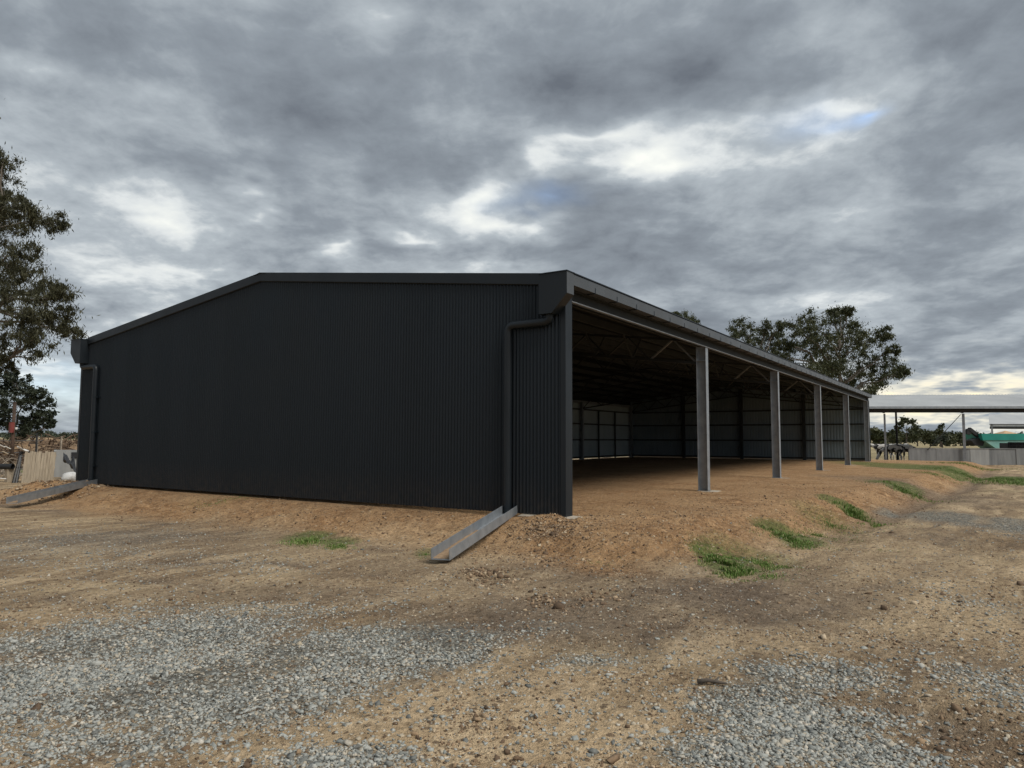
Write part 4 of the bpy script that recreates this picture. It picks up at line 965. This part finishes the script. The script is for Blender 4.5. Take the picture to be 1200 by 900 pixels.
# cows
m, t, b = principled('cow_hide', (.02, .018, .017), .75)
nz = noise(t, N(t, 'ShaderNodeTexCoord').outputs['Object'], 2.7, 3, .5)
L(t, ramp(t, nz.outputs[0], [(.46, (.016, .014, .014)), (.49, (.62, .59, .55))], 'LINEAR'), b.inputs['Base Color'])
def cow(loc, heading, s, graze, label, seed):
    r_ = random.Random(seed)
    hd = (1.15, 0, .45) if graze else (1.22, 0, 1.35); nk = (.92, 0, .88) if graze else (.92, 0, 1.28); mz = (1.34, 0, .16) if graze else (1.52, 0, 1.16)
    V = [(-.72,0,1.22,.20),(-.55,0,1.14,.31),(-.1,0,1.06,.37),(.35,0,1.10,.34),(.66,0,1.18,.27),(nk[0],0,nk[2],.17),(hd[0],0,hd[2],.13),(mz[0],0,mz[2],.085)]
    E_ = [(0,1),(1,2),(2,3),(3,4),(4,5),(5,6),(6,7)]
    def chain(root, pts):
        i = root
        for p in pts: V.append(p); E_.append((i, len(V)-1)); i = len(V)-1
    st = r_.uniform(-.08, .08)
    for y in (-.21, .21):
        chain(1, [(-.60, y, .86, .155), (-.46+st, y, .66, .10), (-.66+st, y, .42, .062), (-.62+st, y, .10, .05), (-.58+st, y, .02, .062)]); st = -st
        chain(4, [(.56, y*.9, .82, .125), (.56+st, y*.9, .46, .062), (.55+st, y*.9, .10, .048), (.59+st, y*.9, .02, .06)])
    chain(0, [(-.86, 0, 1.16, .03), (-.90, 0, .8, .022), (-.89, 0, .5, .04)])
    chain(6, [(hd[0]-.03, -.20, hd[2]+.09, .035)]); chain(6, [(hd[0]-.03, .20, hd[2]+.09, .035)])
    me = bpy.data.meshes.new('cow'); me.from_pydata([v_[:3] for v_ in V], E_, []); me.materials.append(MATS['cow_hide'])
    o = bpy.data.objects.new('cow', me); COL.objects.link(o)
    sk = o.modifiers.new('skin', 'SKIN'); sk.use_smooth_shade = True
    if not me.skin_vertices: me.attributes.new('x', 'FLOAT', 'POINT')
    for i, v_ in enumerate(V): me.skin_vertices[0].data[i].radius = (v_[3], v_[3]); me.skin_vertices[0].data[i].use_root = (i == 2)
    sb = o.modifiers.new('subd', 'SUBSURF'); sb.levels = 1; sb.render_levels = 1
    o.location = tuple(map(float, loc)); o.rotation_euler = (0, 0, heading); o.scale = (s, s, s)
    return tag(o, label, 'cow', 'black and white cows by the hay shed')
HR = math.atan2(r0[1], r0[0])
cow(plan(1046, 57.5, -.3), HR+math.pi-.2, .95, True, 'black and white cow grazing nearest the shed corner', 1)
cow(plan(1052, 60, -.3), HR+.5, .97, False, 'black and white cow standing behind the grazing one', 2)
cow(plan(1062, 58.5, -.3), HR-.35, .95, True, 'black and white cow beside the end of the concrete wall', 3)
cow(plan(1036, 62, -.3), HR+2.4, .95, False, 'mostly hidden black and white cow close to the shed end', 4)
# white bundles in the far paddock
def lump(name, c_, r_, sq, mat, label, cat, seed, group=None):
    rr = np.random.default_rng(seed); mb = MB(); n, m_ = 18, 10; vs = []
    for i in range(m_+1):
        th = math.pi*i/m_
        for j in range(n):
            a = 2*math.pi*j/n; k = 1+.14*math.sin(3*a+seed+2*th)+.07*math.sin(5*a-seed)*math.sin(4*th)+rr.uniform(-.03, .03)
            vs.append((c_[0]+r_[0]*k*math.sin(th)*math.cos(a), c_[1]+r_[1]*k*math.sin(th)*math.sin(a), c_[2]+r_[2]*(1 if math.cos(th) > 0 else sq)*math.cos(th)*(1+.1*math.sin(4*a+seed)*math.sin(th))))
    mb.add(vs, [(i*n+j, (i+1)*n+j, (i+1)*n+(j+1)%n, i*n+(j+1)%n) for i in range(m_) for j in range(n)])
    o = mb.build(name, mat, None, True); return tag(o, label, cat, group)
p = plan(1028, 120, .35); lump('white_bale', p, (.75, .6, .6), 1, 'white_plastic', 'larger white bundle in the far paddock right of the shed', 'bale', 3)
p = plan(1044, 125, .25); lump('white_bale', p, (.5, .5, .5), 1, 'white_plastic', 'smaller white bundle in the far paddock right of the shed', 'bale', 4)

# ------------------------------------------------------------------ scrap on the left
DJ = 27.0
def jp(px, py, d_=DJ): return Vector(at(px, py, d_))
fr = Vector(tuple(F0)); rt_ = Vector(tuple(r0))
# pallet standing on edge, boards upright
pa = empty('wooden_pallet', plan(45, DJ), 'weathered wooden pallet stood on edge with upright boards', 'pallet')
rp_ = random.Random(5); x0, x1 = 27.5, 64.5; nb_ = 11; zt_ = jp(45, 529.5)[2]
tilt = fr*.12
for k in range(nb_):
    a = x0+(x1-x0)*(k+.5)/nb_; w = (x1-x0)/nb_*DJ/FPX*rp_.uniform(.80, .96)
    b0 = plan(a, DJ+rp_.uniform(-.008, .008), -.32); b0 = Vector(tuple(b0)); hh = zt_+rp_.uniform(-.04, .03)
    mb = MB(); mb.bar(b0, Vector((b0.x, b0.y, hh))+tilt+rt_*rp_.uniform(-.012, .012), w, .024, up=tuple(F0)); mb.build('board', 'timber_weathered', pa)
for q_ in (.12, .5, .88):
    z = -.3+(zt_+.3)*q_; o2 = fr*(.05+.12*q_); a = Vector(tuple(plan(x0+1, DJ, z)))+o2; b2 = Vector(tuple(plan(x1-1, DJ, z)))+o2
    mb = MB(); mb.bar(a, b2, .06, .09); mb.build('rail', 'timber_weathered', pa)
# pale warped sheet lying on the pallet's corner
mb = MB(); vs = []
for i in range(7):
    for j in range(4):
        vs.append(jp(20+i*2.3, 523.5+i*.85, DJ+.1+j*.28)+Vector((0, 0, .03*math.sin(i*1.1+j))))
vs += [v_-Vector((0, 0, .02)) for v_ in vs]
fs = [(i*4+j, (i+1)*4+j, (i+1)*4+j+1, i*4+j+1) for i in range(6) for j in range(3)]; fs += [tuple(28+k for k in reversed(f)) for f in fs]
fs += [(0, 28, 32, 4), (4, 32, 36, 8), (8, 36, 40, 12), (12, 40, 44, 16), (16, 44, 48, 20), (20, 48, 52, 24)]
mb.add(vs, fs); tag(mb.build('bent_sheet', 'pale_sheet', None), 'pale bent sheet lying across the top corner of the wooden pallet', 'sheet')
# concrete trough
tr = empty('concrete_tank', plan(80, 31), 'pale concrete tank behind the pallet at the shed corner', 'tank')
def tbox(px0, px1, d0, d1, z0, z1, nm, mat, par):
    mb = MB(); P = [Vector(tuple(plan(px, d_, z))) for z in (z0, z1) for px, d_ in ((px0, d0), (px1, d0), (px1, d1), (px0, d1))]
    mb.add(P, [(3,2,1,0),(4,5,6,7),(0,1,5,4),(1,2,6,5),(2,3,7,6),(3,0,4,7)]); return mb.build(nm, mat, par)
zt2 = at(78, 528, 31)[2]
tbox(64, 100, 31, 31.12, -.4, zt2, 'front_wall', 'concrete_light', tr); tbox(64, 67, 31.13, 32.6, -.4, zt2, 'side_wall', 'concrete_light', tr); tbox(64, 100, 32.61, 32.75, -.4, zt2, 'rear_wall', 'concrete_light', tr)
tbox(84.5, 92, 30.97, 30.995, at(85, 537, 31)[2], at(85, 530, 31)[2], 'hatch', 'black_plastic', tr)
# black tarpaulin draped to a peak
mb = MB(); ng = 14; vs = []; rr = np.random.default_rng(4)
pk = jp(74.5, 533, 29.2)
for i in range(ng):
    for j in range(ng):
        u_, w_ = i/(ng-1), j/(ng-1); a = jp(73.5+u_*16, 552, 29.2+w_*1.0); a.z = -.3
        r_ = math.hypot(u_*.9, (w_-.45)*.9); hh = (pk.z+.42)*max(0, 1-r_*.82)**.9+.18*math.exp(-((u_-.75)/.15)**2-((w_-.4)/.3)**2)*2
        a.z += hh+.06*math.sin(u_*13+w_*9)*(.3+r_)+float(rr.normal(0, .012)); vs.append(a)
mb.add(vs, [(i*ng+j, (i+1)*ng+j, (i+1)*ng+j+1, i*ng+j+1) for i in range(ng-1) for j in range(ng-1)])
tp_ = mb.build('black_tarpaulin', 'black_plastic', None); so_ = tp_.modifiers.new('thick', 'SOLIDIFY'); so_.thickness = .012
tag(tp_, 'black tarpaulin pulled up to a peak beside the concrete tank', 'tarpaulin')
varied('sack_cloth', (.42, .42, .41), (.62, .62, .61), 9, .8, bump=.8)
p = plan(85, 27.6, -.16); lump('white_sack', p, (.36, .26, .25), .6, 'sack_cloth', 'full white sack slumped against the shed corner', 'sack', 6)
# dark pipe on blocks
pi_ = empty('steel_pipe', plan(4, 27.5), 'dark steel pipe lying on timber blocks left of the pallet', 'pipe')
zc_ = jp(5, 546.5, 27.5)[2]; a = Vector(tuple(plan(-46, 27.5, zc_))); b2 = Vector(tuple(plan(17, 27.3, zc_)))
mb = MB(); dv = (b2-a).normalized(); n = 18; ro, ri = .105, .092
mb.tube([a, b2], ro, n, cap=False); mb.tube([b2, a], ri, n, cap=False)
mb.build('pipe', 'steel_dark', pi_, True)
for px in (-36, -8, 13):
    q_ = Vector(tuple(plan(px, 27.4, -.36))); mb = MB(); mb.bar(q_, Vector((q_.x, q_.y, zc_-.10)), .22, .2); mb.build('block', 'timber_weathered', pi_)
# leaning steel frames
lf = empty('scrap_frames', plan(22, 27.2), 'bundle of thin steel frames leaning on the end of the pallet', 'frame')
rq = random.Random(8)
for k in range(5):
    bx = 17+k*1.6; b0 = Vector(tuple(plan(bx, 26.9+k*.05, -.32))); t0 = jp(23.5+k*.7, 530+rq.uniform(-2, 4), 27.1+k*.05); b1 = b0+fr*.5; t1 = t0+fr*.5
    for (a, c_) in ((b0, t0), (b1, t1), (b0.lerp(t0, .95), b1.lerp(t1, .95)), (b0.lerp(t0, .5), b1.lerp(t1, .5))):
        mb = MB(); mb.bar(a, c_, .028); mb.build('bar', 'galvanised_dull' if k % 2 else 'steel_dark', lf)
# sticks and scrap heap behind
hp_ = MB(); rq = random.Random(14)
for k in range(230):
    px = rq.uniform(-45, 27); d_ = rq.uniform(29.5, 34); c_ = Vector(tuple(plan(px, d_, -.3+abs(rq.gauss(0, .34))*(1-abs(px+5)/90))))
    dv = Vector((rq.uniform(-1, 1), rq.uniform(-1, 1), rq.uniform(-.2, .7))).normalized()*rq.uniform(.3, 1.0); r_ = rq.uniform(.012, .035)
    hp_.tube([c_-dv*.5, c_+Vector((rq.uniform(-.1, .1), rq.uniform(-.1, .1), rq.uniform(0, .12))), c_+dv*.5], [r_, r_*.8, r_*.4], 5)
tag(hp_.build('brush_pile', 'deadwood', None), 'tangled pile of dead branches behind the steel pipe', 'branches', kind='stuff')
for k, (px, py, dq, mat, lab) in enumerate([(2, 522, 31, 'pale_sheet', 'pale offcut board sticking out of the branch pile, leftmost'), (6, 530, 30.5, 'timber_weathered', 'short timber offcut in the middle of the branch pile'), (9, 524, 31.2, 'pale_sheet', 'pale offcut board sticking out of the branch pile, rightmost'), (3, 560.5, 26.6, 'white_plastic', 'white offcut lying on the ground at the left edge')]):
    a = jp(px-3.2, py-(1 if k != 3 else 0), dq); b2 = jp(px+3, py+(2 if k != 3 else .5), dq+.2); mb = MB(); mb.bar(a, b2, .10, .03); tag(mb.build('offcut_board', mat, None), lab, 'board', 'offcuts in the scrap')
hp_ = MB(); rq = random.Random(77)
for k in range(420):
    px = rq.uniform(-60, 95); d_ = rq.uniform(42, 46.3); q_ = plan(px, d_); q_[2] = float(height(q_[:1], q_[1:2])[0])+abs(rq.gauss(0, .16)); c_ = Vector(tuple(q_))
    dv = Vector((rq.uniform(-1, 1), rq.uniform(-1, 1), rq.uniform(-.3, .8))).normalized()*rq.uniform(.3, 1.3); r_ = rq.uniform(.02, .06)
    hp_.tube([c_-dv*.5, c_+Vector((rq.uniform(-.12, .12), rq.uniform(-.12, .12), rq.uniform(0, .15))), c_+dv*.5], [r_, r_*.8, r_*.4], 5)
tag(hp_.build('brush_pile', 'brush_brown', None), 'dull brown tangle of brush at the foot of the soil bank', 'branches', kind='stuff')
# posts
gp = empty('steel_gate_post', plan(43, 33), 'thin dark steel post with crossbars behind the pallet', 'post')
p0 = Vector(tuple(plan(43, 33, -.35))); mb = MB(); mb.bar(p0, Vector((p0.x, p0.y, at(43, 507.5, 33)[2])), .06); mb.build('upright', 'steel_dark', gp)
for py, w in ((519.5, 5), (512, 4)):
    z = at(43, py, 33)[2]; mb = MB(); mb.bar(Vector(tuple(plan(43-w*1.5, 33.05, z))), Vector(tuple(plan(43+w*.3, 33.05, z))), .045); mb.build('crossbar', 'steel_dark', gp)
rp2 = empty('rusty_pole', plan(15, 36), 'rusty pole carrying a small red box by the dark bushy tree', 'pole')
p0 = Vector(tuple(plan(15, 36, -.35))); mb = MB(); mb.tube([p0, Vector((p0.x, p0.y, at(15, 471, 36)[2]))], [.09, .075], 10); mb.build('pole', 'rust', rp2, True)
q_ = plan(12.8, 35.85, 0); zz0, zz1 = at(13, 507, 36)[2], at(13, 495, 36)[2]
mb = MB(); mb.box(q_[0]-.09, q_[0]+.09, q_[1]-.09, q_[1]+.09, zz0, zz1); mb.build('red_box', 'red_paint', rp2)
q_ = plan(18.5, 35.8, at(18, 502, 36)[2]); mb = MB(); mb.tube([(q_[0], q_[1], q_[2]-.05), (q_[0], q_[1], q_[2]+.05)], [.05, .06], 10); mb.build('white_cap', 'white_plastic', rp2)
# fence along the bank
fe = empty('wire_fence', plan(30, 43.5), 'old post and rail fence in front of the soil bank on the left', 'fence')
for px in (-40, -12, 16, 44, 72):
    p0 = Vector(tuple(plan(px, 40, -.4))); mb = MB(); mb.bar(p0, Vector((p0.x, p0.y, at(px, 511, 40)[2])), .07); mb.build('post', 'deadwood', fe)
for z in (.55, 1.2):
    mb = MB(); mb.bar(Vector(tuple(plan(-60, 40, z))), Vector(tuple(plan(50, 40, z))), .03); mb.build('rail', 'galvanised_dull', fe)
# stick lying in the yard
st_ = MB(); c_ = ground(832, 800, -.28); zz = float(height(np.array([c_[0]]), np.array([c_[1]]))[0])+.02; c_ = Vector((c_[0], c_[1], zz))
st_.tube([c_-rt_*.085, c_-rt_*.02+Vector((0, 0, .012)), c_+rt_*.05, c_+rt_*.11-fr*.03], [.018, .014, .012, .006], 7); st_.tube([c_+rt_*.03, c_+rt_*.08+fr*.06+Vector((0, 0, .015))], [.011, .005], 6)
tag(st_.build('fallen_stick', 'bark_dark', None, True), 'short dark forked stick lying among the gravel on the right', 'stick')

# scuff on the gable, silt lying in the channels
def silt(a, b_, seed):
    r_ = random.Random(seed); a = Vector(a); b_ = Vector(b_); d = (b_-a).normalized(); x = d.cross(Vector((0, 0, 1))).normalized(); y = x.cross(d); mb = MB(); n = 26; vs = []
    for i in range(n+1):
        t_ = .45+.54*i/n; p = a.lerp(b_, t_); h0 = .003+.02*math.sin(math.pi*i/n)
        for k, (w, hh) in enumerate(((-.125, .8), (-.05, 1.2), (.03, 1.0), (.125, .7))):
            vs.append(p+x*w+y*(.009+h0*hh*r_.uniform(.5, 1.2)))
    mb.add(vs, [(i*4+k, (i+1)*4+k, (i+1)*4+k+1, i*4+k+1) for i in range(n) for k in range(3)]); return mb
varied('silt', (.20, .13, .075), (.33, .225, .135), 14, .95, bump=.6)
for o in [q_ for q_ in COL.objects if q_.name.startswith('drain_channel')]:
    bed = [ch for ch in o.children if ch.name.startswith('channel_bed')][0]
    vv = [Vector(v_.co) for v_ in bed.data.vertices]
    silt((vv[0]+vv[1])/2, (vv[4]+vv[5])/2, 3).build('silt', 'silt', o, True)
